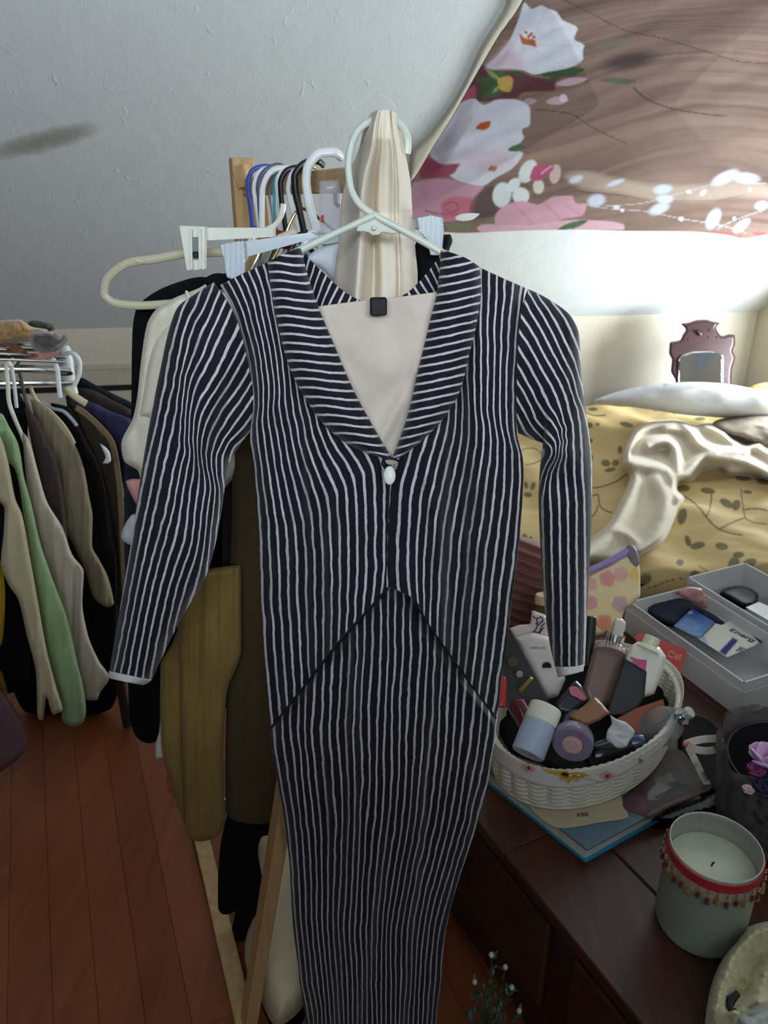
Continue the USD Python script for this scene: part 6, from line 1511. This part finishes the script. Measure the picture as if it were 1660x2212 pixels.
# ---- dark net bowl with purple flowers at the right edge
nb = thing("net_bowl", "dark grey net-wrapped bowl holding purple flowers at the right edge", "bowl")
M_NET = material("grey_net", {"t": ("transparent_bsdf", {}), "d": ("principled_bsdf", {"base_color": S(112, 108, 108), "roughness": 0.6}), "c": ("texture_coordinate", {}), "n": ("noise_texture", {"scale": 60.0, "detail": 5.0}),
                              "r": ("rgb_ramp", {"ramp": [(0.35, (0.25, 0.25, 0.25)), (0.65, (0.8, 0.8, 0.8))]}), "m": ("mix_closure", {})}, [("c.object", "n.vector"), ("n.fac", "r.fac"), ("r.color", "m.fac"), ("t.BSDF", "m.closure1"), ("d.BSDF", "m.closure2")], "m.closure")
nbc = np.array([0.70, 1.005])
add("bowl", lathe([(0, 0.002), (0.07, 0.002), (0.092, 0.012), (0.108, 0.05), (0.115, 0.10), (0.112, 0.135), (0.109, 0.135), (0.110, 0.10), (0.103, 0.05), (0.088, 0.016), (0.066, 0.007), (0, 0.007)], (*nbc, ZT), k=48), plain("dark_bowl", (34, 32, 36), 0.65, 0.3), nb, smooth=50)
gz = []
for k_, h in enumerate(np.linspace(0, 1, 9)):
    a = np.linspace(0, 2 * np.pi, 90)
    r_n = 0.112 + 0.016 * h + 0.006 * np.sin(a * 11 + 2 * h) * h
    gz.append(np.stack([nbc[0] + r_n * np.cos(a), nbc[1] + r_n * np.sin(a), ZT + 0.01 + 0.15 * h + 0.008 * np.sin(7 * a) * h], 1))
v, f = closed_sheet(np.array(gz), np.array(gz) * 1.0 + np.array([0, 0, 0.0]) + 0.0008)
add("net_wrap", (v, f), M_NET, nb, smooth=True)


def flower(label, px, py, D, r, rgb, seed):
    g = thing("silk_flower", label, "flower")
    c = W(px, py, D)
    rr = np.random.default_rng(seed)
    m = cloth(f"petal_{seed}", rgb, 0.15, 40)
    for k in range(9):
        a = k * 2.4
        tilt = 0.35 + 0.09 * k
        d = np.array([math.cos(a) * math.sin(tilt), math.sin(a) * math.sin(tilt), math.cos(tilt)])
        v_, f_ = lathe([(0, 0), (0.42 * r, 0.25 * r), (0.6 * r, 0.6 * r), (0.42 * r, 0.95 * r), (0, 1.05 * r)], c, d, 14, 1.0, 0.22)
        add("petal", (v_, f_), m, g, smooth=60)


flower("pale violet silk flower, upper one in the net bowl", 1652, 1650, 0.97, 0.034, (214, 174, 214), 31)
flower("deep purple silk flower in the net bowl, beside the pale violet one", 1632, 1672, 0.955, 0.018, (150, 70, 130), 32)
flower("dusty pink silk bud low in the net bowl", 1616, 1712, 0.93, 0.012, (222, 186, 190), 33)
flower("midnight purple silk flower lowest in the net bowl", 1650, 1716, 0.925, 0.024, (54, 42, 76), 34)

# ---- pale plush at the bottom right corner
def plush_extra(x, y):
    h = 0 * x
    pp = shapely.points(x, y)
    for pts, w, a in (([(1548, 2180), (1570, 2100), (1604, 2036), (1660, 2005), (1720, 1996)], 26, .05), ([(1640, 2160), (1660, 2100), (1720, 2060)], 20, .045), ([(1590, 2190), (1640, 2170), (1720, 2160)], 18, .04)):
        h = h + a * np.exp(-(shapely.distance(LineString(curve(pts, 30)), pp) / w) ** 2)
    return h


M_PLUSH = cloth("pale_yellow_plush", (196, 190, 146), 0.06, 40, 0.8, 1.0, 0.4, 350)
pl = thing("plush_cloth", "pale yellow plush throw bunched at the bottom right corner of the chest", "blanket")
add("plush", slab([(1522, 2230), (1530, 2160), (1540, 2120), (1562, 2070), (1588, 2035), (1618, 2002), (1660, 1990), (1760, 1984), (1760, 2260), (1620, 2270)], 3, ZT, 0.05, 22, 0.001, 0.014, (9, 9), 8, extra=plush_extra), M_PLUSH, pl)
add("strap", tube(Wz(np.array([1572, 1584, 1594, 1580, 1577, 1586, 1592]), np.array([2160, 2154, 2146, 2166, 2176, 2186, 2186]), ZT + 0.085), 0.0042, 8, 30), M_BLACK, pl, label="short black strap on the plush")
add("white_patch", slab([(1584, 2190), (1592, 2172), (1608, 2158), (1650, 2150), (1720, 2146), (1740, 2240), (1640, 2250), (1600, 2216)], 4, ZT + 0.05, 0.03, 16, 0.0, 0.02, (16, 10), 9), cloth("white_fleece_patch", (206, 212, 208), 0.1, 60, 0.8), pl)

# ---- artificial plant in the dark between the dress and the chest
pln = thing("potted_plant", "small dark artificial plant with white buds on the floor in front of the chest", "plant")
pc_ = np.array([0.170, 0.800])
add("pot", lathe([(0, 0), (0.032, 0), (0.040, 0.07), (0.042, 0.075), (0.038, 0.075), (0.036, 0.068), (0, 0.066)], (*pc_, 0.0), k=24), plain("dark_pot", (40, 34, 32), 0.5), pln, smooth=40)
M_LEAF = plain("dark_green_leaf", (62, 78, 56), 0.5)
M_BUD = plain("white_bud", (206, 206, 190), 0.6)
rp = np.random.default_rng(12)
for i in range(11):
    tx, ty = (1062 + (0, 30, -36, 10, -20, 44, -48, 60, -10, 24, -30)[i], 2068 + (0, 26, 58, 90, 120, 70, 130, 120, 60, 140, 170)[i])
    top = W(tx, ty, 0.845 + 0.03 * (rp.random() - 0.5))
    base = np.array([*pc_, 0.06])
    mid_ = (top + base) / 2 + [0.01 * (rp.random() - 0.5), 0.01 * (rp.random() - 0.5), 0.02]
    pth = curve([base, mid_, top], 16)
    st_ = add("stem", tube(pth, 0.0012, 6, 0), M_LEAF, pln)
    lv = []
    for k in range(5, 16):
        for s_ in (-1, 1):
            a = rp.random() * 6.28
            d = np.array([math.cos(a), math.sin(a), 0.8])
            lv.append(lathe([(0, 0), (0.0028, 0.004), (0.0032, 0.009), (0, 0.016)], pth[k], d, 6, 1.0, 0.25))
    add("leaves", join(*lv), M_LEAF, st_, smooth=60, kind="stuff")
    if i in (0, 1, 2, 5, 7):
        add("bud", lathe([(0, 0), (0.0035, 0.002), (0.0048, 0.006), (0.0030, 0.010), (0, 0.011)], top, (0, 0, 1), 10), M_BUD, st_, smooth=60)
flush()
